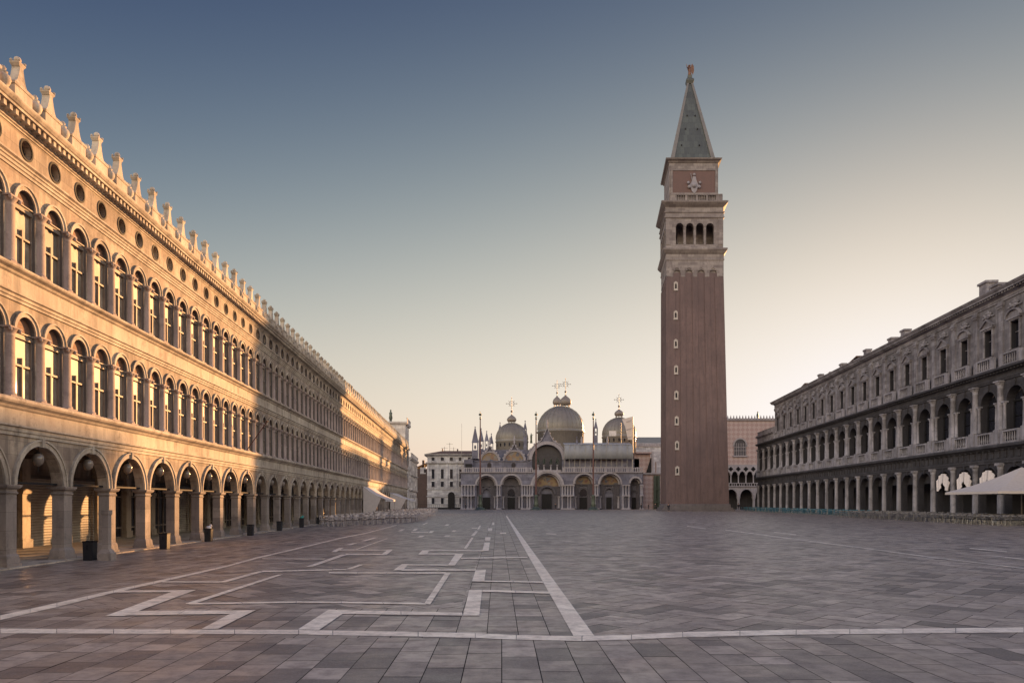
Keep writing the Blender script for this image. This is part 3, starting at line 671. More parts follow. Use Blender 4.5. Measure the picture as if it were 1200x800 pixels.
EN = MB(); EN.sweep([(-.5,22.5),(.1,22.5),(.1,22.66),(.15,22.7),(.15,22.82),(.1,22.86),(.1,23.0),(.25,23.08),(.3,23.12),(-.5,23.12)], yA-.3, yB)
EN.sweep([(-4,23.3),(.75,23.3),(.75,23.45),(.85,23.55),(.95,23.7),(.95,23.78),(-4,23.78)], yA-.8, yB)
yy = yA
while yy < yB:
    EN.box(-.1, .62, yy, yy+.2, 23.125, 23.295); yy += .5
EN.box(-.2, .1, yA, yB, 23.12, 23.3)
EN.build('cornice', M['upper_grey'], rb)
EN = MB(); EN.sweep([(-6,15.8),(.3,15.8),(.3,17.0),(.5,17.1),(.7,17.3),(.75,17.5),(.6,17.6),(-6,17.6)], yC-.4, yA-.02)
EN.sweep([(-.2,17.6),(.25,17.6),(.25,18.35),(.32,18.4),(.32,18.5),(-.2,18.5)], yC-.3, yA-.02); EN.build('wing_attic', M['upper_grey'], rb)
# columns
c0m = MB(); c0m.lathe([(.52,0),(.52,.25),(.44,.3),(.47,.4),(.40,.46),(.38,.6),(.38,2.2),(.33,5.35),(.38,5.4),(.34,5.45),(.42,5.62),(.46,5.72)], n=14); c0m.box(-.5,.48,-.48,.48,5.72,5.98); c0m.box(-.55,.55,-.55,.55,0,.22)
c0me = c0m.mesh('ground_column', M['grey_col'])
c1 = MB(); c1.box(-.3,.62,-.5,.5,-1.42,-.02); c1.lathe([(.44,0),(.44,.1),(.37,.16),(.40,.24),(.34,.32),(.33,1.6),(.28,4.2),(.33,4.25),(.28,4.3),(.34,4.55),(.46,4.85)], cx=.12, n=14)
for sx in (-1, 1):
    for sy in (-1, 1): c1.ball((.12+sx*.3, sy*.3, 4.75), .11, 5)
c1.box(-.4,.62,-.5,.5,4.85,5.0); c1me = c1.mesh('column', M['grey_col'])
c2 = MB(); c2.lathe([(.2,0),(.2,.08),(.16,.14),(.15,1.2),(.13,2.45),(.17,2.5),(.2,2.72)], cx=.1, n=10); c2.box(-.15,.32,-.22,.22,2.72,2.85); c2me = c2.mesh('small_column', M['grey_col'])
pl = MB(); pl.box(0,.16,-.42,.42,-1.6,0); pl.box(0,.22,-.5,.5,-1.6,-1.4); pl.box(0,.13,-.36,.36,0,4.3); pl.box(0,.17,-.4,.4,0,.25); pl.loft([(4.3,0,.15,-.38,.38),(4.6,0,.2,-.44,.44),(4.75,0,.3,-.54,.54),(4.85,0,.3,-.54,.54),(5.2,0,.16,-.42,.42)])
for sy in (-.3, 0, .3): pl.ball((.2, sy, 4.55), .12, 5)
plme = pl.mesh('pilaster', M['upper_grey'])
for k in range(nl+1):
    y = ry(E0+k*BR); inst(c0me, 'ground_column', rb, (.12, y, 0), 0, (.85, .85, 1)); inst(c1me, 'column', rb, (0, y, 9.4))
    if k <= NUP: inst(plme, 'pilaster', rb, (0, y + (.45 if k == NUP else 0), 17.3))
for k in range(nl):
    yc = ry(E0+(k+.5)*BR)
    for d in (-1.62, 1.62): inst(c2me, 'small_column', rb, (.02, yc+d, 9.38))
# windows of the right building
w1 = MB(); w1.box(-.06,.06,-.98,.98,2.75,2.9); w1.box(-.05,.05,-.04,.04,0,3.8); w1.box(-.05,.05,-.98,-.9,0,2.9); w1.box(-.05,.05,.9,.98,0,2.9); w1.box(-.04,.04,-.9,.9,1.3,1.36)
w1.box(-.06,.06,-.98,.98,-.01,.1)
w1m = w1.mesh('window', M['dark_metal'])
g1 = MB(); g1.prism([(-.98,0),(.98,0)]+[(.98*math.cos(math.pi*i/10),2.85+.98*math.sin(math.pi*i/10)) for i in range(11)], -.12, -.08); g1m = g1.mesh('pane', M['glass_dark'])
w2 = MB(); w2.box(.02,.14,-.92,-.70,-.0,2.8); w2.box(.02,.14,.70,.92,-.0,2.8); w2.box(0,.3,-1.15,1.15,2.95,3.12); w2.box(.0,.18,-.95,.95,2.8,2.95)
w2.box(-.42,-.36,-.03,.03,0,2.75); w2.box(-.42,-.36,-.7,.7,1.7,1.76)
g2 = MB(); g2.quad((-.45,-.7,0),(-.45,.7,0),(-.45,.7,2.76),(-.45,-.7,2.76)); g2m = g2.mesh('pane', M['glass_dark'])
tri = MB(); tri.prism([(-1.2,3.12),(1.2,3.12),(1.2,3.2),(0,3.95),(-1.2,3.2)], 0, .16); tri.add([], [])
tri.prism([(-1.3,3.12),(-1.2,3.12),(0,3.83),(1.2,3.12),(1.3,3.12),(1.3,3.22),(0,4.02),(-1.3,3.22)], .16, .38)
seg = MB(); arc = [(1.2*math.cos(R(a_)), 3.12+.72*math.sin(R(a_))) for a_ in range(10, 171, 16)]
seg.prism([(-1.2,3.12),(1.2,3.12)]+arc, 0, .16)
seg.prism([(1.3,3.12)]+[(1.3*math.cos(R(a_)), 3.14+.84*math.sin(R(a_))) for a_ in range(5, 176, 10)]+[(-1.3,3.12),(-1.18,3.12)]+[(1.15*math.cos(R(a_)), 3.12+.7*math.sin(R(a_))) for a_ in range(175, 4, -10)]+[(1.18,3.12)], .16, .38)
rel = MB()
for sy in (-1, 1):
    rel.ball((.12, sy*.35, 4.3), .2, 6, (.8, 1.5, 1)); rel.ball((.15, sy*.62, 4.5), .13, 5); rel.ball((.1, sy*.9, 4.2), .14, 5, (1, 1.6, .8)); rel.ball((.1, sy*.2, 4.62), .14, 5)
rel.prism([(-.2, 4.1), (.2, 4.1), (.28, 4.6), (0, 4.95), (-.28, 4.6)], 0, .14)
w2m = w2.mesh('window', M['upper_grey']); trim_, segm, relm = tri.mesh('pediment', M['upper_grey']), seg.mesh('pediment', M['upper_grey']), rel.mesh('relief', M['grey_col'])
def balus(half, n):
    b = MB(); b.box(-.12,.14,-half,half,0,.14); b.box(-.14,.16,-half,half,1.1,1.27)
    for i_ in range(n):
        yy_ = -half + (i_+.5)*2*half/n; b.lathe([(.07,.14),(.05,.2),(.1,.4),(.06,.75),(.05,.95),(.08,1.1)], cy=yy_, n=6)
    return b
bal = balus(1.15, 6)
for sy in (-1, 1): bal.box(-.12,.16,sy*1.15-.0,sy*1.55,0,1.27)
for s_ in (-1, 1): bal.box(-.1,.1,min(s_*1.55,s_*1.9),max(s_*1.55,s_*1.9),.0,1.2)
balm = bal.mesh('balustrade', M['grey_col'])
for k in range(nl):
    yc = ry(E0+(k+.5)*BR)
    o = inst(w1m, 'window', rb, (-.7, yc, 9.35)); o.scale = (1, 1.54, 1.02); inst(g1m, 'pane', o)
    inst(balm, 'balustrade', rb, (.42, yc, 7.96))
    if k < NUP:
        o = inst(w2m, 'window', rb, (0, yc, 17.3)); inst(g2m, 'pane', o); inst(trim_ if k % 2 else segm, 'pediment', o); inst(relm, 'relief', o)
        inst(balm, 'balustrade', rb, (.42, yc, 15.75))
rr = MB(); rr.add([(.9, yA-.7, 23.79), (.9, yB, 23.79), (-8, yB, 26.4), (-8, yA-.7, 26.4), (-17, yB, 23.79), (-17, yA-.7, 23.79)], [(0, 1, 2, 3), (3, 2, 4, 5), (0, 3, 5), (1, 4, 2)])
rfo = rr.build('roof', M['tile'], rb)
for (px, pyt, wd, dist) in ((1155.5, 331, 1.5, 3.0), (1169, 333.5, 1.4, 3.0), (1060, 386.5, 1.2, 3.0), (1045, 396, 1.2, 3.0), (1015.5, 409.5, 1.1, 3.0), (987, 426, 1.1, 3.0), (961, 438.5, 1.0, 3.0)):
    Yp = (RA+dist)*F/(px-PX0-RB*F); zt = H + (PY0-pyt)*Yp/F
    b = MB(); y_ = ry(Yp); b.loft([(23.6, -dist-wd*.35, -dist+wd*.35, y_-wd/2, y_+wd/2), (zt-.35, -dist-wd*.35, -dist+wd*.35, y_-wd/2, y_+wd/2), (zt-.3, -dist-wd*.45, -dist+wd*.45, y_-wd*.6, y_+wd*.6), (zt-.05, -dist-wd*.45, -dist+wd*.45, y_-wd*.6, y_+wd*.6), (zt, -dist-wd*.3, -dist+wd*.3, y_-wd*.4, y_+wd*.4)])
    b.build('chimney', M['upper_grey'], rfo)
for (px, pyt) in ((1006, 419), (975, 437), (946, 450)):
    dist = 3.5; Yp = (RA+dist)*F/(px-PX0-RB*F); zt = H + (PY0-pyt)*Yp/F; y_ = ry(Yp); b = MB()
    b.prism([(y_-1.9, zt-.9), (y_+1.9, zt-.3), (y_+1.9, zt-.1), (y_-1.9, zt-.7)], -dist-1.2, -dist+1.2); b.box(-dist-1, -dist+1, y_-1.2, y_+1.3, 23.8, zt-.65); b.build('dormer', M['tile'], rfo)
def R2W(out_, Y, z=0):                                     # out_ metres in front of the right facade
    return Vector((right_x(Y) - out_, Y + out_*RB, z))

# tied white drapes in three arches of the right arcade
for i_, (px, label) in enumerate(((1106, 'pale drape tied back in an arch, farthest left of the drapes'), (1131.5, 'pale drape tied back in the arch left of the big canopy tip'), (1159, 'pale drape in the arch partly hidden by the big canopy'))):
    Yp = RA*F/(px-PX0-RB*F); kk = round((Yp-E0)/BR-.5); Yc = E0+(kk+.5)*BR
    b = MB()
    for sgn in (-1, 1):
        pts = []
        for j in range(9):
            t_ = j/8; pts.append((sgn*(.05+1.42*math.sin(t_*math.pi/2)), 5.35-1.35*(1-math.cos(t_*math.pi/2))))
        for j in range(8):
            (ya_, za_), (yb_, zb_) = pts[j], pts[j+1]
            la, lb2 = (za_-1.0-.9*math.sin(j/8*math.pi*.8)), (zb_-1.0-.9*math.sin((j+1)/8*math.pi*.8))
            wv_ = .09*math.sin(j*2.4); wv2 = .09*math.sin((j+1)*2.4)
            b.add([(wv_, ya_, za_), (wv2, yb_, zb_), (wv2+.05, yb_*.85, max(lb2, 3.3)), (wv_+.05, ya_*.85, max(la, 3.3))], [(0, 1, 2, 3)], True)
            b.add([(wv_-.05, ya_, za_), (wv2-.05, yb_, zb_), (wv2-.0, yb_*.85, max(lb2, 3.3)), (wv_-.0, ya_*.85, max(la, 3.3))], [(3, 2, 1, 0)], True)
    o = b.build('drape', M['drape']); o.location = R2W(.15, Yc); o.rotation_euler = (0, 0, rth); tag(o, label, 'drape', 'tied drapes in the shaded arcade')

# ------------------------------------------------------------------ CAMPANILE
TZ = 161.0; ts = F/TZ
def cx_(px): return (px-PX0)/ts
def cz_(py): return H + (PY0-py)/ts
SKEW = lambda x, y, z: (x, y - .128*x, z)
cp = empty('bell_tower', (0, TZ, 0), R(-90), 'tall red brick bell tower with pale belfry and green pyramid spire', 'bell tower')
DP = 12.9
zt = cz_(321)
def tw(z, side):                                           # tapering front edges
    t_ = min(1, z/zt); return 36.45 + .05*t_ if side == 0 else 50.5 - 1.25*t_
core = MB(SKEW); core.loft([(0, -DP+.12, -.12, tw(0,0)+.12, tw(0,1)-.12), (zt+.3, -DP+.12, -.12, tw(zt,0)+.12, tw(zt,1)-.12)])
for k in range(5):
    fr_ = k/4
    def rng(z): a_, b_ = tw(z, 0), tw(z, 1); c_ = a_+1.0+(b_-a_-2.0)*fr_; hw = 1.0 if k in (0, 4) else .62; return (max(a_, c_-hw), min(b_, c_+hw))
    l0, h0 = rng(0); l1, h1 = rng(zt)
    core.loft([(0, -.3, 0, l0, h0), (zt-.6, -.3, 0, l1, h1)]); core.loft([(0, -DP, -DP+.3, l0, h0), (zt-.6, -DP, -DP+.3, l1, h1)])
    u0 = -DP+ (DP-1.2)*fr_; ua, ub = max(u0, -DP+.006), min(u0+1.2, -.006); core.loft([(0, ua, ub, tw(0,0)+.006, tw(0,0)+.4), (zt-.65, ua, ub, tw(zt,0)+.006, tw(zt,0)+.4)])
    core.loft([(0, ua, ub, tw(0,1)-.4, tw(0,1)-.006), (zt-.65, ua, ub, tw(zt,1)-.4, tw(zt,1)-.006)])
core.build('shaft', M['brick'], cp)
b = MB(SKEW); b.loft([(0, -DP-1.3, 1.3, 35.4, 51.6), (.4, -DP-1.3, 1.3, 35.4, 51.6), (.4, -DP-.9, .9, 35.7, 51.2), (.8, -DP-.9, .9, 35.7, 51.2), (.8, -DP-.3, .3, 36.1, 50.8), (1.5, -DP-.25, .25, 36.2, 50.75), (1.6, -DP-.1, .1, 36.3, 50.6)]); b.build('plinth', M['plinth'], cp)
for py, px in ((335, 792), (369, 791.8), (402.5, 792), (433, 792.3), (462.6, 792.6), (492.6, 793), (521.5, 793.4), (551, 793.7)):
    y_, z_ = cx_(px), cz_(py); fw_ = MB(SKEW)
    fw_.arch_panel(y_-.45, y_+.45, z_-.95, z_+.75, y_, .2, z_+.3, .05, .3, sill=z_-.6, n=8); fw_.box(-.25, .048, y_-.45, y_-.43, z_-.95, z_+.75); fw_.box(-.25, .048, y_+.43, y_+.45, z_-.95, z_+.75)
    fw_.box(-.22, .1, y_-.5, y_+.5, z_-1.05, z_-.95); fw_.prism([(y_-.45, z_+.752), (y_+.45, z_+.752), (y_, z_+1.05)], -.22, .07)
    o = fw_.build('window', M['window_stone'], cp)
    g_ = MB(SKEW); g_.box(-.1, -.02, y_-.2, y_+.2, z_-.6, z_+.5); g_.build('opening', M['dark_metal'], o)
# stone crown with small arches, cornices and belfry
L0, R0 = 36.55, 49.25
def rect(z, e, L=L0, Rr=R0, d0=0): return (z, -DP-e+d0, e-d0, L-e, Rr+e)
b = MB(SKEW)
z1_ = cz_(310)
for k in range(4):
    c_ = L0 + 1.0 + (R0-L0-2.0)*(k+.5)/4; wq = (R0-L0-2.0)/8
    b.arch_panel(c_-wq, c_+wq, zt-.6, cz_(306), c_, wq*.62, zt+.1, .02, .3, n=10)
    b.ring(c_, zt+.75, .55, .8, 0, .15, n=10)
    u_ = -DP + 1.2 + (DP-2.4)*(k+.5)/4
    b.box(u_-1.2, u_+1.2, L0-.02, L0+.3, zt+.9, cz_(306))
for (ya_, yb_) in ((L0, L0+1.0), (R0-1.0, R0)): b.box(-.3, .02, ya_, yb_, zt-.55, cz_(306))
b.box(-DP+.35, -.31, L0+.31, R0-.31, zt-.55, cz_(306)-.01)
b.box(-DP+.3, -.2, L0-.02, L0+.3, zt-.1, cz_(306)); b.box(-DP, -.3, R0-.3, R0+.02, zt-.5, cz_(306))
b.loft([rect(cz_(306), .0), rect(cz_(304.5), .15), rect(cz_(303.5), .15), rect(cz_(303), .05), rect(cz_(298), .08), rect(cz_(296.5), .35), rect(cz_(293.5), .75), rect(cz_(292), .8), rect(cz_(291.5), .75)])
b.build('stone_crown', M['tower_stone'], cp)
b = MB(SKEW)
bz0, bz1 = cz_(291.4), cz_(256); Lb, Rb = cx_(780)+.0, cx_(847.5)
b.loft([rect(bz0, .0, Lb, Rb), rect(cz_(286.5), .0, Lb, Rb)])
arcs = [cx_(p_) for p_ in (796.5, 808.4, 820.2, 832)]
mids = [arcs[0]-1.15] + [(arcs[i_]+arcs[i_+1])/2 for i_ in range(3)] + [arcs[3]+1.15]
for i_, c_ in enumerate(arcs):
    b.arch_panel(mids[i_], mids[i_+1], cz_(286.5), bz1, c_, .86, cz_(266), 0, 1.2, n=10)
    b.ring(c_, cz_(266), .86, 1.02, -.01, .08, n=10)
b.box(-1.2, 0, Lb, mids[0], cz_(286.5), bz1); b.box(-1.2, 0, mids[-1], Rb, cz_(286.5), bz1)
for m_ in mids[1:-1]: b.lathe([(.3, 0), (.22, .2), (.2, 3.2), (.3, 3.5)], cx=-.2, cy=m_, cz=cz_(286.5), n=10)
b.box(.0, .12, Lb, Lb+1.1, cz_(286.5), bz1); b.box(.0, .12, Rb-1.1, Rb, cz_(286.5), bz1)
b.box(-DP, -.0, Lb-.02, Lb+1.0, cz_(286.5), bz1) if False else None
for u_ in (-DP, -1.2-.002): b.box(u_, u_+1.2, Lb, Lb+1.0, cz_(286.5), bz1)
for k in range(4):                                        # arches on the left face, built as narrow piers and a head
    u_ = -DP+2.0+k*2.55; b.box(u_-.3, u_+.1, Lb+.02, Lb+.6, cz_(286.5), bz1-1.2)
b.box(-DP+1.2, -1.2, Lb+.01, Lb+.8, bz1-1.5, bz1); b.box(-DP+1.2, -1.2, Rb-.8, Rb-.01, cz_(286.5), bz1); b.box(-DP, -DP+1, Lb+1, Rb-.8, cz_(286.5), bz1)
b.box(-DP+1.5, -4.2, Lb+3.2, Rb-1.5, cz_(286.5), bz1-.02)
b.loft([rect(bz1, .05, Lb, Rb), rect(cz_(255), .25, Lb, Rb), rect(cz_(254), .25, Lb, Rb), rect(cz_(253.5), .1, Lb, Rb), rect(cz_(250), .1, Lb, Rb), rect(cz_(249), .3, Lb, Rb), rect(cz_(248.3), .3, Lb, Rb), rect(cz_(248), .05, Lb, Rb), rect(cz_(243), .05, Lb, Rb), rect(cz_(241), .5, Lb, Rb), rect(cz_(238.5), .95, Lb, Rb), rect(cz_(237), 1.0, Lb, Rb), rect(cz_(236.6), .9, Lb, Rb)])
b.build('belfry', M['tower_stone'], cp)
b = MB(SKEW); La, Ra = cx_(785.5), cx_(846.5); Zb, Zt2 = cz_(236.5), cz_(227.3)
b.loft([rect(Zb, 0, La, Ra), rect(Zb+.3, 0, La, Ra)])
for (ya_, yb_) in ((0, .12), (.29, .33), (.49, .53), (.69, .73), (.88, 1)):
    b.box(-.35, 0, La+(Ra-La)*ya_, La+(Ra-La)*yb_, Zb+.3, Zt2-.25)
    b.box(-DP+(DP-.4)*ya_, -DP+(DP-.4)*yb_ , La, La+.35, Zb+.3, Zt2-.25); b.box(-DP+(DP-.4)*ya_, -DP+(DP-.4)*yb_ , Ra-.35, Ra, Zb+.3, Zt2-.25)
b.box(-.4, .06, La-.05, Ra+.05, Zt2-.25, Zt2); b.box(-DP, -.4, La-.05, La+.4, Zt2-.25, Zt2); b.box(-DP, -.4, Ra-.4, Ra+.05, Zt2-.25, Zt2)
yb2 = La
while yb2 < Ra: b.box(-.22, -.1, yb2, yb2+.12, Zb+.3, Zt2-.25); yb2 += .36
b.build('parapet', M['tower_stone'], cp)
b = MB(SKEW); Lc, Rc = cx_(784.5), cx_(842); att0, att1 = Zb+.2, cz_(190)
b.loft([(att0, -DP+.6, -.5, Lc, Rc), (att1, -DP+.6, -.5, Lc, Rc)])
b.loft([(att1, -DP+.6, -.5, Lc, Rc), (att1+.2, -DP+.3, -.25, Lc-.25, Rc+.25), (att1+.35, -DP+.3, -.25, Lc-.25, Rc+.25), (att1+.6, -DP-.2, .2, Lc-.7, Rc+.7), (cz_(185.4), -DP-.3, .3, Lc-.8, Rc+.8)])
fy0, fy1, fz0, fz1 = cx_(788.5), cx_(838.5), cz_(225), cz_(199)
for (a_, b_, c_, d_) in ((fy0-.4, fy1+.4, fz0-.3, fz0), (fy0-.4, fy1+.4, fz1, fz1+.3), (fy0-.4, fy0, fz0, fz1), (fy1, fy1+.4, fz0, fz1)): b.box(-.5, -.34, a_, b_, c_, d_)
b.build('attic', M['tower_stone'], cp)
b = MB(SKEW); b.box(-.52, -.46, fy0, fy1, fz0, fz1); b.build('brick_panel', M['brick_flat'], cp)
b = MB(SKEW); yc = cx_(813.7); zc = cz_(213)
b.prism([(yc-.5, zc-2.0), (yc, zc-2.5), (yc+.5, zc-2.0), (yc+.95, zc-.6), (yc+.55, zc+.2), (yc+.3, zc+1.3), (yc-.3, zc+1.3), (yc-.55, zc+.2), (yc-.95, zc-.6)], -.48, -.2)
b.ball((-.3, yc, zc+1.7), .33, 7); b.ball((-.3, yc-1.3, zc-.1), .34, 6); b.ball((-.3, yc+1.3, zc-.1), .34, 6); b.ball((-.3, yc-1.1, zc-1.0), .4, 6); b.ball((-.3, yc+1.1, zc-1.0), .4, 6); b.ball((-.25, yc, zc-.7), .6, 7)
b.tube((-.3, yc-.5, zc+.5), (-.3, yc-.75, zc+2.0), .07, 6); b.build('relief', M['marble_pale'], cp)
# pyramid
Lp, Rp = cx_(786), cx_(839.5); pz0, pz1 = cz_(184.6), H + (PY0-97)*(TZ+DP/2)/F; cxm = (-DP)/2; cym = (Lp+Rp)/2
b = MB(SKEW); b.loft([(cz_(185.4), -DP+.8, -.7, Lp-.2, Rp+.2), (pz0, -DP+.8, -.7, Lp-.2, Rp+.2)]); 
b.loft([(pz0, -DP+1.3, -1.2, Lp+.15, Rp-.15), (pz1, cxm-.45, cxm+.45, cym-.45, cym+.45)])
b.build('spire', M['copper'], cp)
b = MB(SKEW)
for sx in (0, 1):
    for sy in (0, 1):
        X0 = (-DP+1.1, -1.0)[sx]; Y0 = (Lp, Rp)[sy]; dx = (1, -1)[sx]; dy = (1, -1)[sy]; X1 = cxm - dx*.6; Y1 = cym - dy*.6
        b.loft([(pz0, min(X0, X0+dx*.9), max(X0, X0+dx*.9), min(Y0, Y0+dy*.9), max(Y0, Y0+dy*.9)), (pz1, min(X1, X1+dx*.45), max(X1, X1+dx*.45), min(Y1, Y1+dy*.45), max(Y1, Y1+dy*.45))])
b.build('spire_ribs', M['lead'], cp)
b = MB(SKEW)
for py, offs in ((125, (-.9, .9)), (143, (-1.4, 1.3)), (165, (-2.4, 1.6))):
    t_ = (cz_(py)-pz0)/(pz1-pz0); xf = -1.2 + (cxm+.45+1.2)*t_
    for o_ in offs: b.box(xf-.4, xf+.16, cym+o_-.13, cym+o_+.13, cz_(py)-.18, cz_(py)+.14)
b.build('vent', M['dark_metal'], cp)
an = MB(SKEW); az = pz1
an.loft([(az-.6, cxm-.7, cxm+.7, cym-.7, cym+.7), (az+.1, cxm-.9, cxm+.9, cym-.9, cym+.9), (az+.4, cxm-.9, cxm+.9, cym-.9, cym+.9), (az+.9, cxm-.45, cxm+.45, cym-.45, cym+.45), (az+1.5, cxm-.5, cxm+.5, cym-.5, cym+.5)])
an.build('finial_base', M['copper'], cp)
an = MB(SKEW); az += 1.5
an.lathe([(.35, 0), (.42, .3), (.35, 1.0), (.28, 1.5), (.32, 1.9), (.14, 2.15), (.12, 2.25)], cx=cxm, cy=cym, cz=az, n=10); an.ball((cxm, cym, az+2.42), .22, 6)
an.prism([(cym+.1, az+1.9), (cym+.55, az+2.9), (cym+.95, az+2.3), (cym+1.0, az+1.2), (cym+.75, az+.3), (cym+.4, az+1.0)], cxm-.12, cxm-.02)
an.prism([(cym-.05, az+1.9), (cym-.1, az+2.5), (cym-.35, az+2.7), (cym-.55, az+1.9), (cym-.3, az+1.0)], cxm-.25, cxm-.15)
an.tube((cxm, cym, az+1.8), (cxm+.1, cym-.7, az+2.0), .09, 6); an.tube((cxm+.1, cym-.7, az+2.0), (cxm+.1, cym-.75, az+2.7), .06, 6); an.build('angel', M['gold'], cp)

# ------------------------------------------------------------------ BASILICA
BZ = 205.0; bs = F/BZ
def bx_(px): return (px-PX0)/bs
def bz_(py): return H + (PY0-py)/bs
def at(px, py, Z): return ((px-PX0)*Z/F, H+(PY0-py)*Z/F)
ba = empty('basilica', (0, BZ, 0), R(-90), 'ornate marble basilica with five portals and grey onion topped domes at the far end', 'church')
ter = bz_(554)
arches = [(569.9, 2.75, 6.75), (599.2, 2.65, 6.95), (641.3, 3.75, 7.05), (684.6, 2.7, 7.2), (715, 2.95, 7.1), (744.7, 1.45, 7.4)]
edges = [bx_(553.5), bx_(584.5), bx_(617), bx_(665), bx_(699.5), bx_(733), bx_(753)]
wl = MB(); wl.box(-3.2, 0, bx_(540), edges[0], 0, ter)
for i_, (px, r_, sp_) in enumerate(arches):
    c_ = bx_(px); tp = ter if i_ != 2 else sp_+r_+.3
    wl.arch_panel(edges[i_], edges[i_+1], 0, ter, c_, r_, min(sp_, ter-r_-.02), 0, 2.6, n=16)
wl.box(-55, -2.6, bx_(540), bx_(753), 0, ter)
wl.box(-55, -5, bx_(548), bx_(753), ter, 14.6)
wl.box(-52, -8, bx_(560), bx_(743), 14.6, 17.4)
wl.box(-2.7, -.01, bx_(753)-.05, bx_(753), 0, ter)
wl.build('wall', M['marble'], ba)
wt = MB()                                                   # archivolts, cornices, terrace
for i_, (px, r_, sp_) in enumerate(arches):
    c_ = bx_(px); sp2 = min(sp_, ter-r_-.02)
    wt.ring(c_, sp2, r_, r_+.28, -.05, .35, n=20); wt.ring(c_, sp2, r_+.28, r_+.5, -.05, .2, n=20)
    wt.ring(c_, sp2, r_-.45, r_, -1.4, -1.1, n=20)
    wt.build('archivolt', M['marble_pale'], ba); wt = MB()
c_ = bx_(641.3); wt.ring(c_, ter-3.77, 4.15, 4.75, -.3, .6, n=24); wt.ring(c_, ter-3.77, 3.75, 4.1, -.1, .45, n=24)
wt.sweep([(-5,ter),(.3,ter),(.45,ter+.2),(.45,ter+.35),(-5,ter+.35)], bx_(540)-.2, bx_(625)); wt.sweep([(-5,ter),(.3,ter),(.45,ter+.2),(.45,ter+.35),(-5,ter+.35)], bx_(657), bx_(753)+.2)
wt.box(-5, -.3, bx_(624), bx_(658), ter, ter+.9)
wt.build('terrace_cornice', M['marble_pale'], ba)
# balustrade on the terrace
bl = MB()
for (pa, pb) in ((541, 624), (659, 753)):
    ya_, yb_ = bx_(pa), bx_(pb); bl.box(.05, .3, ya_, yb_, ter+1.35, ter+1.55)
    yy = ya_
    while yy < yb_: bl.box(.08, .27, yy, yy+.28, ter+.35, ter+1.35); yy += .62
    yy = ya_
    while yy < yb_: bl.box(.0, .36, yy, yy+.45, ter+.35, ter+1.65); yy += 3.0
bl.build('balustrade', M['marble_pale'], ba)
# portal backs: mosaic lunette, stone screen and door
for i_, (px, r_, sp_) in enumerate(arches):
    c_ = bx_(px); sp2 = min(sp_, ter-r_-.02)
    po = MB(); po.box(-2.6, -2.1, c_-r_, c_-r_*.42, 0, sp2); po.box(-2.6, -2.1, c_+r_*.42, c_+r_, 0, sp2); po.box(-2.6, -2.0, c_-r_, c_+r_, sp2-.35, sp2)
    if i_ == 2: po.ring(c_, 4.3, 2.0, 2.6, -2.2, -1.4, n=14)
    else: po.ring(c_, 4.6, r_*.38, r_*.55, -2.2, -1.9, n=10, point=1.2)
    pobj = po.build('portal', M['porphyry'], ba)
    mo = MB(); mo.prism([(c_-r_, sp2)]+[(c_-r_*math.cos(math.pi*q_/14), sp2+r_*math.sin(math.pi*q_/14)) for q_ in range(1, 14)]+[(c_+r_, sp2)], -2.58, -2.3)
    mo.build('mosaic', M['mosaic'] if i_ in (2, 3, 4) else M['porphyry'], pobj)
    dr = MB(); dw = {2: 1.4, 4: .75, 5: .5}.get(i_, 1.05); dr.box(-2.59, -2.3, c_-dw, c_+dw, 0, 3.4 if i_ != 2 else 4.4); dr.build('door', M['dark_metal'], pobj)
    if i_ in (1, 3): gw = MB(); gw.prism([(c_-.95, 3.9), (c_+.95, 3.9)]+[(c_+.95*math.cos(math.pi*q_/8), 5.2+1.1*math.sin(math.pi*q_/8)) for q_ in range(9)], -2.4, -2.05); gw.build('window', M['glass_dark'], pobj)
# two tiers of clustered columns
def bcol(h, r_): 
    c = MB(); c.lathe([(r_*1.5, 0), (r_*1.4, .15), (r_, .25), (r_*.9, h-.45), (r_*1.6, h-.12)], n=8); c.box(-r_*1.7, r_*1.7, -r_*1.7, r_*1.7, h-.12, h); return c
lo, hi_, mi = bcol(3.4, .21).mesh('column', M['marble_pale']), bcol(2.75, .19).mesh('column', M['marble_pale']), bcol(3.4, .21).mesh('column', M['porphyry'])
st = MB(); spans = [(540.5, 556.5), (582, 586.5), (611, 624.5), (658, 672.5), (696.5, 701), (729, 737.5), (750, 753)]
for (pa, pb) in spans:
    ya_, yb_ = bx_(pa), bx_(pb); st.box(-.1, 1.0, ya_-.2, yb_+.2, 0, .35); st.box(-.05, .85, ya_-.1, yb_+.1, 3.75, 4.0); st.box(-.05, .8, ya_-.1, yb_+.1, 6.75, 6.98)
    n_ = max(2, round((yb_-ya_)/.72)); 
    for q_ in range(n_):
        yy = ya_+.2+(yb_-ya_-.4)*q_/(n_-1); inst(mi if q_ % 3 == 1 else lo, 'column', ba, (.5, yy, .35)); inst(hi_, 'column', ba, (.45, yy, 4.0))
for i_, (px, r_, sp_) in enumerate(arches):
    c_ = bx_(px)
    for sgn in (-1, 1):
        for dd in (0.35, 1.0): inst(lo, 'column', ba, (-.6-dd, c_+sgn*(r_-.25-dd*.2), .3)) if i_ < 5 else None
st.build('plinth_courses', M['marble_pale'], ba)
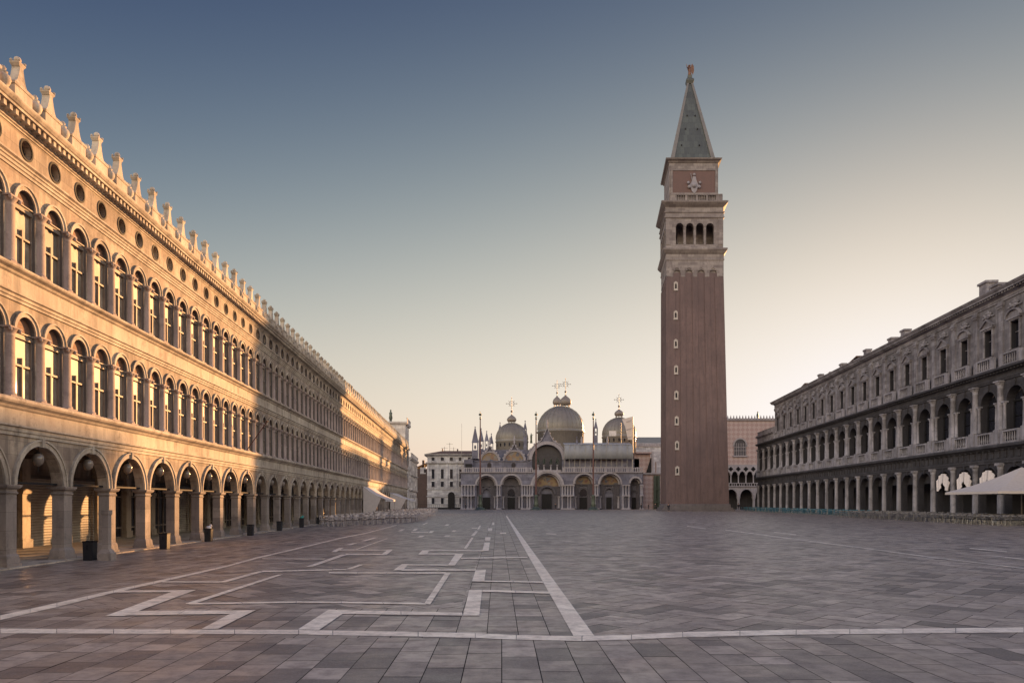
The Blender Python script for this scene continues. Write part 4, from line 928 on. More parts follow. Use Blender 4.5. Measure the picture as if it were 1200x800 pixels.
# upper facade: ogee gables with lunettes
def ogee(yc, r_, zb, tip, n=10):
    pts = []
    for i_ in range(n+1):
        a_ = R(180 - 62*i_/n); pts.append((yc+r_*math.cos(a_), zb+r_*math.sin(a_)))
    y_, z_ = pts[-1]
    for i_ in range(1, n+1):
        t_ = i_/n; pts.append((y_+(yc-y_)*t_, z_+(tip-z_)*(t_**1.7)))
    return pts + [(2*yc-p_[0], p_[1]) for p_ in pts[-2::-1]]
up = MB(); upp = MB(); spring = bz_(539)
up.box(-6, -3.6, bx_(553), bx_(622), ter+.3, spring); up.box(-6, -3.6, bx_(663), bx_(743), ter+.3, spring)
up.box(-6, -3.6, bx_(617), bx_(624), spring, spring+.5)
gabs = [(573.8, 2.75, bz_(521)), (603, 3.05, bz_(519)), (642, 5.45, bz_(500)), (683, 2.9, bz_(520)), (714, 2.9, bz_(520))]
for i_, (px, r_, tip) in enumerate(gabs):
    c_ = bx_(px); zb = spring if i_ != 2 else bz_(537.5)
    if i_ == 2:
        inner = [(c_+4.3*math.cos(R(a_)), zb+4.3*math.sin(R(a_))) for a_ in range(0, 181, 12)]
        og = ogee(c_, r_, zb, tip)
        up.prism([og[0]] + og[1:] + inner, -6, -3.3)
        up.box(-6, -3.3, c_-r_, c_-4.3, ter+.9, zb); up.box(-6, -3.3, c_+4.3, c_+r_, ter+.9, zb)
    else: up.prism(ogee(c_, r_, zb, tip), -5.5, -3.7)
    for k in range(2):
        a_, b_ = (.0, .3) if k == 0 else (.35, .55)
    upp.ring(c_, zb, r_-.35 if i_ != 2 else 4.35, r_+.05 if i_ != 2 else 5.3, -3.75 if i_ != 2 else -3.35, -3.3 if i_ != 2 else -2.95, n=20)
    og = ogee(c_, r_+.2, zb, tip+.4); og2 = ogee(c_, r_-.05, zb, tip)
    upp.prism(og + og2[::-1], -3.8, -3.1) if i_ != 2 else upp.prism(og + og2[::-1], -4.2, -2.9)
    # crockets and the statue on the tip
    for j_ in range(2, len(og)-2, 3): upp.ball((-3.4, og[j_][0], og[j_][1]+.15), .28, 5)
    upp.lathe([(.3, 0), (.2, .5), (.3, 1.0), (.2, 1.6), (.12, 1.75), (.16, 1.95), (.02, 2.2)], cx=-3.4, cy=c_, cz=tip+.3, n=8)
up.sweep([(-3.7, spring-.3), (-3.3, spring-.1), (-3.3, spring+.1), (-3.7, spring+.1)], bx_(553), bx_(622))
up.build('upper_facade', M['marble'], ba); upp.build('gable_trim', M['marble_pale'], ba)
for i_, (px, r_, tip) in enumerate(gabs):
    c_ = bx_(px)
    if i_ == 2:
        gw = MB(); gw.prism([(c_-4.3, ter+.9), (c_+4.3, ter+.9)]+[(c_+4.3*math.cos(R(a_)), bz_(537.5)+4.3*math.sin(R(a_))) for a_ in range(0, 181, 12)], -5.0, -4.7); gw.build('great_window', M['glass_mid'], ba)
    else:
        q = MB(); rr_ = r_-.45; q.prism([(c_-rr_, spring+.12)]+[(c_-rr_*math.cos(math.pi*k/12), spring+.12+rr_*math.sin(math.pi*k/12)) for k in range(1, 12)]+[(c_+rr_, spring+.12)], -3.69, -3.6); q.build('mosaic', M['mosaic'], ba)
for px in (573.2, 602):
    q = MB(); c_ = bx_(px); q.prism([(c_-.6, bz_(548)), (c_+.6, bz_(548))]+[(c_+.6*math.cos(math.pi*k/6), bz_(543.4)+.6*math.sin(math.pi*k/6)) for k in range(7)], -3.62, -3.5); q.build('window', M['glass_dark'], ba)
q = MB(); q.box(-1.5, -.9, bx_(545), bx_(553), bz_(548), bz_(543)); q.build('window', M['dark_metal'], ba)
q = MB(); q.box(-3.6, -1.5, bx_(543.5), bx_(554), ter+.3, bz_(538)); q.build('corner_turret', M['marble'], ba)
# pinnacle tabernacles with spirelets
def tabern(px, pyt, Z, wd, base=None):
    y_, zt_ = at(px, pyt, Z); zb = H+(PY0-(pyt+ wd*2.3))*Z/F; w2_ = wd*Z/F/2*.8; x_ = -(Z-BZ)
    q = MB(); base = base or 14.5
    for sx in (-1, 1):
        for sy in (-1, 1): q.box(x_+sx*w2_*.9-.12, x_+sx*w2_*.9+.12, y_+sy*w2_*.9-.12, y_+sy*w2_*.9+.12, zb-2.2, zb)
    q.loft([(base, x_-w2_*1.1, x_+w2_*1.1, y_-w2_*1.1, y_+w2_*1.1), (zb-2.2, x_-w2_*1.1, x_+w2_*1.1, y_-w2_*1.1, y_+w2_*1.1)])
    q.lathe([(w2_*1.35, 0), (w2_*1.2, .2), (w2_*.25, zt_-zb-.6), (.08, zt_-zb-.3), (.22, zt_-zb-.1), (.02, zt_-zb+.2)], cx=x_, cy=y_, cz=zb, n=8, smooth=False)
    q.ball((x_, y_, zb-1.3), w2_*.4, 5, (1, 1, 2))
    q.build('pinnacle', M['marble'], ba)
for a_ in ((556.8, 500, 209, 8), (563.8, 502, 214, 6.5), (570.3, 505, 226, 5), (575.8, 508, 232, 5), (586, 495, 250, 3.4), (615.4, 493, 222, 4.2), (698.2, 491, 222, 4.6), (676, 512, 209, 3)): tabern(*a_)
q = MB(); y_, z_ = at(622.5, 515, 210)
q.lathe([(.4, -1), (.25, 0), (.3, .8), (.28, 1.3), (.1, 1.5), (.16, 1.75), (.02, 1.95)], cx=-5, cy=y_, cz=z_, n=8); q.tube((-5, y_, z_+1.2), (-5, y_+.6, z_+1.5), .08); q.build('statue', M['bronze'], ba)
# domes
def dome(px, pyt, rpx, Z, on=None, name='dome', extra=0):
    y_, zt_ = at(px, pyt, Z); r_ = rpx*Z/F; x_ = -(Z-BZ); zc = zt_-r_*1.02
    q = MB(); q.lathe([(r_*1.0, 14), (r_*1.0, zc-1.2), (r_*1.04, zc-1.0), (r_*1.04, zc-.7), (r_*1.0, zc-.5)] + [(r_*math.cos(R(a_))*1.01, zc+r_*1.02*math.sin(R(a_))) for a_ in range(0, 87, 6)] + [(r_*.1, zt_), (r_*.09, zt_+.05)], cx=x_, cy=y_, n=40)
    for k in range(28):                                     # lead seams
        a_ = 2*math.pi*k/28; pr = [(x_+r_*1.015*math.cos(R(b_))*math.cos(a_), y_+r_*1.015*math.cos(R(b_))*math.sin(a_), zc+r_*1.03*math.sin(R(b_))) for b_ in range(0, 85, 12)]
        for p_, p2 in zip(pr, pr[1:]): q.tube(p_, p2, .09, 4)
    d = q.build(name, M['lead'], ba)
    wn = MB(); wn.tube((-.05, 0, 0), (.06, 0, 0), .28, 8); wn.tube((-.05, 0, -.6), (.06, 0, -.6), .28, 8); wn.box(-.05, .06, -.27, .27, -.6, 0); wm_ = wn.mesh('drum_window', M['glass_dark'])
    for k in range(20):
        a_ = 2*math.pi*(k+.5)/20
        if math.cos(a_) > -.25: inst(wm_, 'drum_window', d, (x_+r_*.99*math.cos(a_), y_+r_*.99*math.sin(a_), zc-1.7), a_)
    if on:
        opx, orp, oz0, oz1, cz1 = on; oy, za = at(opx, oz0, Z); _, zb_ = at(opx, oz1, Z); _, zcx = at(opx, cz1, Z); orr = orp*Z/F; h_ = zb_-za
        l = MB()
        for k in range(8): a_ = 2*math.pi*k/8; l.tube((x_+orr*.7*math.cos(a_), oy+orr*.7*math.sin(a_), zt_-.5), (x_+orr*.7*math.cos(a_), oy+orr*.7*math.sin(a_), za+.1), .1, 5)
        l.lathe([(orr*.75, 0), (orr*.95, .12*h_), (orr, .3*h_), (orr*.85, .55*h_), (orr*.5, .75*h_), (orr*.2, .88*h_), (orr*.12, h_)], cx=x_, cy=oy, cz=za, n=16)
        ch = zcx-zb_; l.ball((x_, oy, zb_+ch*.18), .38, 6); l.tube((x_, oy, zb_), (x_, oy, zcx), .1, 6, .06)
        cc = zb_+ch*.62; al = ch*.3
        l.tube((x_, oy-al, cc), (x_, oy+al, cc), .07, 6)
        for (dy_, dz_) in ((-al, 0), (al, 0), (0, al), (0, -al*.8)): l.ball((x_, oy+dy_, cc+dz_), .16, 5)
        for sgn in (-1, 1):
            for sg2 in (-1, 1): l.tube((x_, oy+sgn*al*.2, cc+sg2*al*.2), (x_, oy+sgn*al*.6, cc+sg2*al*.55), .05, 4)
        l.ring(oy, cc, al*.45, al*.53, x_-.04, x_+.04, 0, 360, 12)
        l.build('lantern', M['lantern'], d)
    return d
dome(599.9, 495.5, 18.8, 235, (599.6, 5.6, 494, 485.5, 465))
dome(657, 476, 27, 242, (662.7, 7, 474.5, 462.5, 442.5))
dome(655, 480, 22, 275, (652.8, 5.2, 474, 463.5, 445))
dome(725.5, 489.3, 19.6, 235, (725.4, 5.5, 487, 479, 461.5))
# the four horses on pedestals before the great window
def skin_mesh(name, verts, edges, radii, mat, levels=1):
    me = bpy.data.meshes.new(name); me.from_pydata(verts, edges, []); o = bpy.data.objects.new(name, me); COL.objects.link(o)
    md = o.modifiers.new('skin', 'SKIN'); md.use_smooth_shade = True
    for i_, r_ in enumerate(radii): me.skin_vertices[0].data[i_].radius = r_ if isinstance(r_, tuple) else (r_, r_)
    me.skin_vertices[0].data[0].use_root = True
    sb = o.modifiers.new('sub', 'SUBSURF'); sb.levels = levels; sb.render_levels = levels
    dg = bpy.context.evaluated_depsgraph_get(); m2 = bpy.data.meshes.new_from_object(o.evaluated_get(dg)); m2.name = name
    bpy.data.objects.remove(o); m2.materials.clear(); m2.materials.append(mat)
    for p_ in m2.polygons: p_.use_smooth = True
    return m2
hv = [(0,0,1.35),(.55,0,1.4),(-.55,0,1.4),(.85,0,1.75),(1.0,0,2.15),(1.3,0,2.05),(.6,.2,.95),(.62,.22,.5),(.62,.22,.05),(.7,-.2,1.0),(.95,-.22,.75),(.9,-.22,.45),(-.6,.2,.95),(-.72,.22,.5),(-.65,.22,.05),(-.6,-.2,.95),(-.7,-.22,.5),(-.6,-.22,.05),(-.85,0,1.35),(-.95,0,.8)]
he = [(0,1),(0,2),(1,3),(3,4),(4,5),(1,6),(6,7),(7,8),(1,9),(9,10),(10,11),(2,12),(12,13),(13,14),(2,15),(15,16),(16,17),(2,18),(18,19)]
hr = [.34,.32,.34,.2,.16,.1,.14,.08,.07,.14,.08,.06,.16,.09,.07,.16,.09,.07,.1,.06]
hm = skin_mesh('horse', hv, he, hr, M['bronze'])
pd = MB(); pd.lathe([(.3, 0), (.2, .15), (.19, 1.1), (.34, 1.35)], n=8); pd.box(-.8, .8, -.25, .25, 1.35, 1.5); pdm = pd.mesh('pedestal', M['marble_pale'])
for px in (631, 638, 646, 653.5):
    o = inst(pdm, 'pedestal', ba, (-1.8, bx_(px), ter+.9)); o2 = inst(hm, 'horse', ba, (-1.8, bx_(px), ter+2.4), rnd.uniform(-.25, .25), (.85, .85, .85))
# scaffold sheeting over the right half of the upper facade
sc = empty('scaffold', (0, BZ, 0), R(-90), 'grey blue sheeting on scaffold poles covering the right upper part of the church front', 'scaffold')
q = MB(); n_ = 30; ya_, yb_ = bx_(662), bx_(743); zt_, zb = bz_(520), bz_(537)
for i_ in range(n_):
    a_, b_ = ya_+(yb_-ya_)*i_/n_, ya_+(yb_-ya_)*(i_+1)/n_; xa, xb = -1.6+.12*math.sin(i_*1.3), -1.6+.12*math.sin((i_+1)*1.3)
    q.add([(xa, a_, zb), (xb, b_, zb), (xb-.5, b_, zt_), (xa-.5, a_, zt_), (xa-.05, a_, zb), (xb-.05, b_, zb), (xb-.55, b_, zt_), (xa-.55, a_, zt_)], [(0, 1, 2, 3), (7, 6, 5, 4), (0, 4, 5, 1), (3, 2, 6, 7)], True)
q.quad((-2.1, ya_, zt_), (-2.1, yb_, zt_), (-7.5, yb_, zt_+.9), (-7.5, ya_, zt_+.9)); q.build('sheet', M['tarp'], sc)
q = MB()
for i_ in range(14):
    yy = ya_+(yb_-ya_)*i_/13; q.tube((-1.9, yy, ter+.35), (-1.9, yy, zt_), .05, 5); q.tube((-3.2, yy, ter+.35), (-3.2, yy, zt_), .05, 5)
for zz in (ter+1.8, zb, zt_): q.tube((-1.9, ya_, zz), (-1.9, yb_, zz), .05, 5)
yy, zz = bx_(743), bz_(487)
q.tube((-2, yy, ter+.3), (-2, yy, zz), .16, 6); q.tube((-4, yy-3, 14), (-4, yy-3, zz-1.5), .07, 6)
for k in range(5): q.tube((-2, yy, 16+k*2.4), (-4, yy-3.2, 16+k*2.1), .06, 5)
q.build('poles', M['steel'], sc)
q = MB(); q.prism([(bx_(731), bz_(489.5)), (bx_(743), bz_(486.5)), (bx_(743), bz_(514)), (bx_(738), bz_(514)), (bx_(735), bz_(499))], -3.1, -3.0); q.build('side_sheet', M['canvas'], sc)
q = MB(); q.box(-2.9, -2.8, bx_(715.5), bx_(724), bz_(509.5), bz_(503.5)); q.build('notice_panel', M['white_bag'], sc)

# flagpoles
fp = empty('flagpole', (0, 0, 0), 0, 'x', 'flagpole', 'tall red flagpoles in front of the basilica')
q = MB(); q.lathe([(1.5, 0), (1.5, .3), (1.1, .3), (1.1, .55), (.7, .6), (.6, 1.0), (.75, 1.2), (.5, 1.7), (.55, 2.4), (.42, 3.4), (.5, 3.6), (.3, 3.9)], n=16); q.build('pedestal', M['bronze'], fp)
q = MB(); q.lathe([(.22, 3.9), (.20, 12), (.13, 23.2)], n=10); q.build('mast', M['pole_red'], fp)
q = MB(); q.lathe([(.14, 23.2), (.28, 23.4), (.15, 23.6), (.2, 23.8), (.1, 24.0)], n=8); q.ball((0, 0, 24.45), .32, 6, (1.3, .8, 1)); q.prism([(-.25, 24.5), (.3, 24.5), (.35, 25.0), (0, 25.2), (-.2, 24.9)], -.08, .08); q.build('finial', M['bronze'], fp)
for i_, (px, lab) in enumerate(((562.8, 'tall red flagpole before the left portals of the church, leftmost of three'), (628.2, 'tall red flagpole just left of the great central window'), (695.3, 'tall red flagpole before the sheeted scaffold, rightmost of three'))):
    o = fp if i_ == 0 else copy_tree(fp); o.location = ((px-PX0)*186/F, 186, 0); o['label'] = lab

# ------------------------------------------------------------------ other buildings round the far end
# palazzo left of the basilica
PZ_ = 215.0; ps = F/PZ_
X_ = lambda px: (px-PX0)/ps
Z_ = lambda py: H+(PY0-py)/ps
pa = empty('palazzo', (0, PZ_, 0), R(-90), 'white stone palazzo with hipped roof and tall windows left of the church', 'building')
q = MB(); q.box(-16, 0, X_(500.8), X_(553), 0, Z_(534)); q.box(-16.2, .25, X_(500.8)-.2, X_(553), Z_(582), Z_(580.7)); q.box(-16.2, .2, X_(500.8)-.2, X_(553), Z_(573.2), Z_(572.2))
q.sweep([(-16, Z_(543)), (.4, Z_(543)), (.6, Z_(541.8)), (.6, Z_(541.2)), (-16, Z_(541.2))], X_(500.8)-.4, X_(553)); q.sweep([(-16, Z_(534)), (.3, Z_(534)), (.9, Z_(532.5)), (.9, Z_(531.8)), (-16, Z_(531.8))], X_(500.8)-.8, X_(553))
for px in (501.8, 513, 524, 534.5, 545): q.box(0, .15, X_(px)-.3, X_(px)+.3, Z_(571.8), Z_(543.2))
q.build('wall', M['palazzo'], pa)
def opening(px, pyb, pyt, wpx, parent, arch=False, frame='palazzo', glass='glass_dark'):
    y_, z0, z1, hw = X_(px), Z_(pyb), Z_(pyt), wpx/ps/2; f = MB()
    f.box(0, .16, y_-hw-.18, y_-hw, z0-.15, z1+.2); f.box(0, .16, y_+hw, y_+hw+.18, z0-.15, z1+.2); f.box(0, .2, y_-hw, y_+hw, z1, z1+.2); f.box(0, .24, y_-hw-.2, y_+hw+.2, z0-.3, z0-.15)
    o = f.build('window', M[frame], parent); g_ = MB(); g_.box(-.05, .05, y_-hw, y_+hw, z0-.15, z1); g_.box(.05, .09, y_-.04, y_+.04, z0-.15, z1); g_.build('pane', M[glass], o)
for px in (507.6, 518.4, 529, 539.4, 550): opening(px, 539, 535.5, 3.6, pa)
for px in (507.6, 518.4, 529, 540): opening(px, 560, 549.5, 3.4, pa); opening(px, 569.5, 564, 3.6, pa)
for px in (507.6, 518.4, 540): opening(px, 589.5, 583, 3.2, pa)
q = MB(); c_ = X_(529); q.prism([(c_-1, 0), (c_+1, 0)]+[(c_+1*math.cos(math.pi*k/8), Z_(580)+1.0*math.sin(math.pi*k/8)) for k in range(9)], .28, .33); q.build('door', M['dark_metal'], pa)
q = MB(); q.ring(c_, Z_(580), 1.0, 1.35, .26, .4, n=10); q.build('door_arch', M['palazzo'], pa)
q = MB(); y0, y1 = X_(499.3), X_(556); zz, zr = Z_(531.7), Z_(525.8); q.add([(1, y0, zz), (1, y1, zz), (-17, y1, zz), (-17, y0, zz), (-8, y0+4.2, zr), (-8, y1, zr)], [(0, 1, 5, 4), (1, 2, 5), (2, 3, 4, 5), (3, 0, 4), (0, 3, 2, 1)])
ro = q.build('roof', M['tile'], pa)
q = MB(); q.box(-7, -6, X_(516), X_(517), Z_(527), Z_(523.6)); q.box(-7, -6, X_(534), X_(535.4), Z_(527), Z_(524)); q.build('chimney', M['red_house'], ro)
q = MB()
for px, pt in ((525.3, 516.5), (519, 521.5), (530, 522)): q.tube((-6, X_(px), Z_(527)), (-6, X_(px), Z_(pt)), .05, 5); q.tube((-6, X_(px)-1, Z_(pt+1.5)), (-6, X_(px)+1, Z_(pt+1.8)), .04, 4)
q.build('aerial', M['dark_metal'], ro)
q = MB()
for k in range(36): q.box(2.0, 2.08, X_(486)+k*.55, X_(486)+k*.55+.06, .0, 1.35)
q.box(1.98, 2.1, X_(486), X_(486)+19.5, 1.3, 1.38); q.box(1.96, 2.12, X_(486), X_(486)+19.5, 0, .5)
o = q.build('iron_fence', M['dark_metal']); o.location = (0, PZ_-3, 0); o.rotation_euler = (0, 0, R(-90)); tag(o, 'low dark iron fence along the foot of the white palazzo', 'fence')
# thin mast beside the palazzo
o = MB().tube((0, 0, 0), (0, 0, 25), .06, 6, .04).build('thin_mast', M['steel']); o.location = ((541-PX0)*212/F, 212, 0); tag(o, 'thin grey mast standing before the right part of the white palazzo', 'mast')
# red house in the gap
rh = empty('red_house', (0, 232, 0), R(-90), 'narrow dark red house with small roof in the gap beside the white palazzo', 'house')
s3 = 232/F; q = MB(); xx0, xx1 = (487-PX0)*s3, (502-PX0)*s3; zz = H+(PY0-549)*s3; q.box(-10, 0, xx0, xx1, 0, zz); q.build('wall', M['red_house'], rh)
q = MB(); q.prism([(xx0-.3, zz), (xx1+.3, zz+2), (xx1+.3, zz+2.3), (xx0-.3, zz+.3)], -10.3, .4); o = q.build('roof', M['tile'], rh)
q = MB(); q.box(-2, -1, xx0+2.0, xx0+2.7, zz, zz+2.8); q.build('chimney', M['red_house'], o)
q = MB(); q.box(0, .1, (492.5-PX0)*s3, (499-PX0)*s3, H+(PY0-555)*s3, H+(PY0-547.5)*s3); q.build('plaster_panel', M['palazzo'], rh)
q = MB(); q.box(.1, .16, (496.8-PX0)*s3, (499-PX0)*s3, H+(PY0-553.5)*s3, H+(PY0-549.5)*s3); q.build('window', M['glass_dark'], rh)
# clock tower at the end of the sunlit building (same axis as that building)
ct = empty('clock_tower', (-LA, 0, 0), lth, 'pale stone clock tower with a bronze figure on top beyond the sunlit building', 'clock tower')
e0 = S1; q = MB(); q.box(-9.5, -.35, e0+.05, e0+9, 0, 18.9)
for z_ in (5.2, 9.2, 13.8): q.sweep([(-9.6, z_), (-.2, z_), (-.05, z_+.25), (-.05, z_+.4), (-9.6, z_+.4)], e0+.02, e0+9.2)
q.loft([(18.9, -9.7, -.15, e0-.1, e0+9.2), (19.2, -9.9, .1, e0-.3, e0+9.4), (19.5, -9.9, .1, e0-.3, e0+9.4)])
yy = e0
while yy < e0+9.2: q.box(-.05, .05, yy, yy+.3, 19.5, 20.2); yy += .55
q.box(-.1, .1, e0-.2, e0+9.3, 20.2, 20.35); q.build('tower_body', M['clock_stone'], ct)
for z_ in (6.4, 10.6):
    for o_ in (1.8, 6.0): MB().box(-.36, -.3, e0+o_, e0+o_+1.2, z_, z_+2.2).build('window', M['glass_dark'], ct)
q = MB(); q.ring(e0+4.5, 11.6, 1.6, 2.2, -.36, -.2, 0, 360, 24); q.build('clock_ring', M['gold'], ct)
q = MB(); q.add([(-.3, e0+4.5+1.6*math.cos(2*math.pi*k/20), 11.6+1.6*math.sin(2*math.pi*k/20)) for k in range(20)], [tuple(range(20))]); q.build('clock_face', M['blue_chair'], ct)
q = MB(); q.lathe([(.9, 0), (.9, .3), (.3, .4), (.25, .7)], cx=-4, cy=e0+4.5, cz=19.5, n=12); q.lathe([(.25, .7), (.42, 1.3), (.3, 1.9), (.36, 2.4), (.12, 2.7), (.2, 2.95), (.02, 3.2)], cx=-4, cy=e0+4.5, cz=19.5, n=10); q.tube((-4, e0+4.5, 21.8), (-4, e0+5.3, 21.2), .12); q.build('bronze_figure', M['bronze'], ct)
wg = empty('clock_tower_wing', (-LA, 0, 0), lth, 'lower pale stone wing with terrace joined to the far side of the clock tower', 'building')
q = MB(); q.box(-9, -.1, e0+9.1, e0+30, 0, 11.8)
for z_ in (4.6, 8.2): q.sweep([(-9, z_), (.2, z_), (.35, z_+.3), (-9, z_+.3)], e0+9.1, e0+30)
q.sweep([(-9.2, 11.8), (.1, 11.8), (.5, 12.2), (.5, 12.4), (-9.2, 12.4)], e0+9.1, e0+30.4)
yy = e0+9.3
while yy < e0+30: q.box(.1, .3, yy, yy+.3, 12.4, 13.2); yy += .7
q.box(.05, .35, e0+9.1, e0+30, 13.2, 13.35)
for k in range(6):
    for z_ in (0, 4.95, 8.5): q.box(-.1, .12, e0+9.3+k*4.0, e0+9.8+k*4.0, z_, z_+3.1)
q.build('wall', M['clock_stone'], wg)
for k in range(5):
    for z_, hh in ((.2, 3.6), (5.3, 2.2), (8.9, 2.2)):
        w_ = MB(); w_.box(-.12, -.06, e0+10.6+k*4.0, e0+12.4+k*4.0, z_, z_+hh); w_.build('window', M['glass_dark'], wg)

# pink gothic palace seen right of the tower
dpz = BZ; dg_ = empty('gothic_palace', (0, dpz, 0), R(-90), 'pink and white patterned gothic palace with pointed arcade right of the bell tower', 'building')
q = MB(); y0, y1 = 50, 86; zl = bz_(570.5); z2 = bz_(548); ztop = bz_(491)
q.box(-12, 0, y0, y1, z2+.9, ztop-.5); q.build('upper_wall', M['palace_pink'], dg_)
q = MB(); q.sweep([(-12, ztop-.5), (.25, ztop-.5), (.4, ztop-.2), (.4, ztop), (-12, ztop)], y0-.2, y1)
yy = y0
while yy < y1: q.prism([(yy, ztop), (yy+.5, ztop), (yy+.35, ztop+.7), (yy+.25, ztop+1.1), (yy+.15, ztop+.7)], -.1, .15); yy += .85
px_ = [bx_(p_) for p_ in (865.8, 883.8)]; step = px_[1]-px_[0]
k0 = -4
for k in range(-3, 5):
    c_ = px_[0]+(k+.5)*step; q.arch_panel(c_-step/2, c_+step/2, 3.6, zl, c_, step*.41, 3.6, 0, .8, n=12, point=1.15); q.ring(c_, 3.6, step*.41, step*.47, 0, .08, n=12, point=1.15)
    q.lathe([(.42, 0), (.36, .3), (.34, 2.7), (.5, 3.2), (.55, 3.6)], cx=-.4, cy=c_+step/2, n=10)
q.sweep([(-.8, zl), (.25, zl), (.35, zl+.15), (.35, zl+.35), (-.8, zl+.35)], y0, y1)
step2 = bx_(874.3)-bx_(865.5)
for k in range(-6, 10):
    c_ = bx_(870)+k*step2
    if c_ < y0 or c_ > y1: continue
    q.arch_panel(c_-step2/2, c_+step2/2, bz_(556), z2+.9, c_, step2*.38, bz_(556.5), 0, .6, n=10, point=1.35)
    q.lathe([(.26, 0), (.18, .15), (.17, 2.1), (.3, 2.5)], cx=-.25, cy=c_+step2/2, cz=zl+1.1, n=8)
    for j_ in range(3): q.box(-.3, -.1, c_-step2*.4+j_*step2*.3, c_-step2*.4+j_*step2*.3+.18, zl+.35, zl+1.1)
q.box(-.45, .02, y0, y1, zl+1.05, zl+1.22); 
q.build('tracery', M['marble_pale'], dg_)
q = MB()
for k in range(-6, 10):
    c_ = bx_(865.2)+k*step2
    if c_ < y0+1 or c_ > y1-1: continue
    q = MB()
    for a_ in range(4): q.tube((0, c_+.32*math.cos(a_*math.pi/2), bz_(549.3)+.32*math.sin(a_*math.pi/2)), (.03, c_+.32*math.cos(a_*math.pi/2), bz_(549.3)+.32*math.sin(a_*math.pi/2)), .33, 10)
    q.build('quatrefoil', M['dark_metal'], dg_)
q = MB(); q.box(-12, -5, y0, y1, 0, z2+.9); q.box(-5, -.7, y0, y1, zl-.15, zl+.3); q.box(-5, -.65, y0, y1, z2+.6, z2+.9); q.build('loggia_lining', M['soot_and_shade'], dg_)
q = MB(); c_ = bx_(867.2); hw = 1.75; q.prism([(c_-hw, bz_(533.5)), (c_+hw, bz_(533.5))]+[(c_+hw*math.cos(math.pi*k/12), bz_(523)+1.2*hw*math.sin(math.pi*k/12)) for k in range(13)], .02, .06)
o = q.build('window', M['glass_mid'], dg_)
q = MB()
for k in range(-3, 4): q.box(.06, .12, c_+k*.5-.05, c_+k*.5+.05, bz_(533.5), bz_(519))
for z_ in (524, 528): q.box(.06, .13, c_-hw, c_+hw, bz_(z_), bz_(z_)+.12)
q.box(-.0, .4, c_-hw-.3, c_+hw+.3, bz_(533.5)-.4, bz_(533.5)); q.ring(c_, bz_(523), hw, hw+.3, .0, .2, n=14, point=1.2); q.build('window_tracery', M['marble_pale'], o)
q = MB(); q.box(-11, -.5, y0, y1, ztop, ztop+.3); q.build('roof', M['lead'], dg_)
q = MB(); y_, z_ = at(888.3, 490, BZ); q.lathe([(.5, 0), (.3, .3), (.35, 1.0), (.3, 1.5), (.12, 1.7), (.2, 2.0), (.02, 2.3)], cx=-.3, cy=y_, cz=ztop, n=8); q.build('roof_statue', M['bronze'], dg_)
# gate wall between the church and the palace, and a pale block behind
gt = empty('gate_building', (0, 209, 0), R(-90), 'pink marble gate block with a pale pillar between the church and the bell tower', 'building')
g9 = 209/F; GX = lambda p: (p-PX0)*g9; GZ = lambda p: H+(PY0-p)*g9
q = MB(); q.box(-10, 0, GX(753.5), 53, 0, GZ(556)); q.box(-8, -1, GX(744), GX(763), GZ(556), GZ(530)); q.box(-8, .2, GX(745), GX(764.5), GZ(531), GZ(529.5)); q.build('wall', M['palace_pink'], gt)
q = MB(); q.sweep([(-1, GZ(556)), (.4, GZ(556)), (.6, GZ(554.8)), (.6, GZ(554)), (-1, GZ(554))], GX(753.5), 53)
q.box(-.5, .3, GX(763.6), GX(765.8), GZ(555), GZ(529)); q.box(-1, .0, GX(768.5), GX(770), GZ(555), GZ(541)); q.lathe([(.35, 0), (.22, .3), (.2, 4.2), (.4, 4.6)], cx=.6, cy=GX(752.3), n=8); q.build('pillar', M['marble_pale'], gt)
q = MB(); q.prism([(GX(758), GZ(553.5)), (GX(763.4), GZ(553.5)), (GX(763.4), GZ(536))], -2, -1.9+1.6); q.build('dark_awning', M['dark_metal'], gt)
q = MB()
for px in (767, 771.5): q.box(0, .5, GX(px)-.3, GX(px)+.3, 0, GZ(557))
q.box(0, .7, GX(765.5), GX(773), GZ(574), GZ(572)); q.box(.0, .7, GX(765.5), GX(773), GZ(589), GZ(587)); q.box(.05, .1, GX(767), GX(771.5), 0, GZ(557)); q.build('bronze_gate', M['bronze'], gt)
bk = empty('pale_block', (0, 262, 0), R(-90), 'pale flat roofed block showing above the gate beside the bell tower', 'building')
g10 = 262/F; KX = lambda p: (p-PX0)*g10; KZ = lambda p: H+(PY0-p)*g10
q = MB(); q.box(-12, 0, KX(742), KX(790), 0, KZ(519)); q.build('wall', M['palazzo'], bk)
q = MB(); q.add([(0, KX(742), KZ(519)), (0, KX(790), KZ(519)), (-14, KX(790), KZ(508)), (-14, KX(742), KZ(508)), (-14, KX(790), 0), (-14, KX(742), 0)], [(0, 1, 2, 3), (3, 2, 4, 5)]); q.build('roof', M['lead'], bk)
q = MB(); q.box(-.1, .3, KX(742), KX(790), KZ(523), KZ(522))
for k in range(24): q.box(0, .2, KX(745)+k*.6, KX(745)+k*.6+.3, KZ(522), KZ(519.5))
q.build('railing', M['marble_pale'], bk)

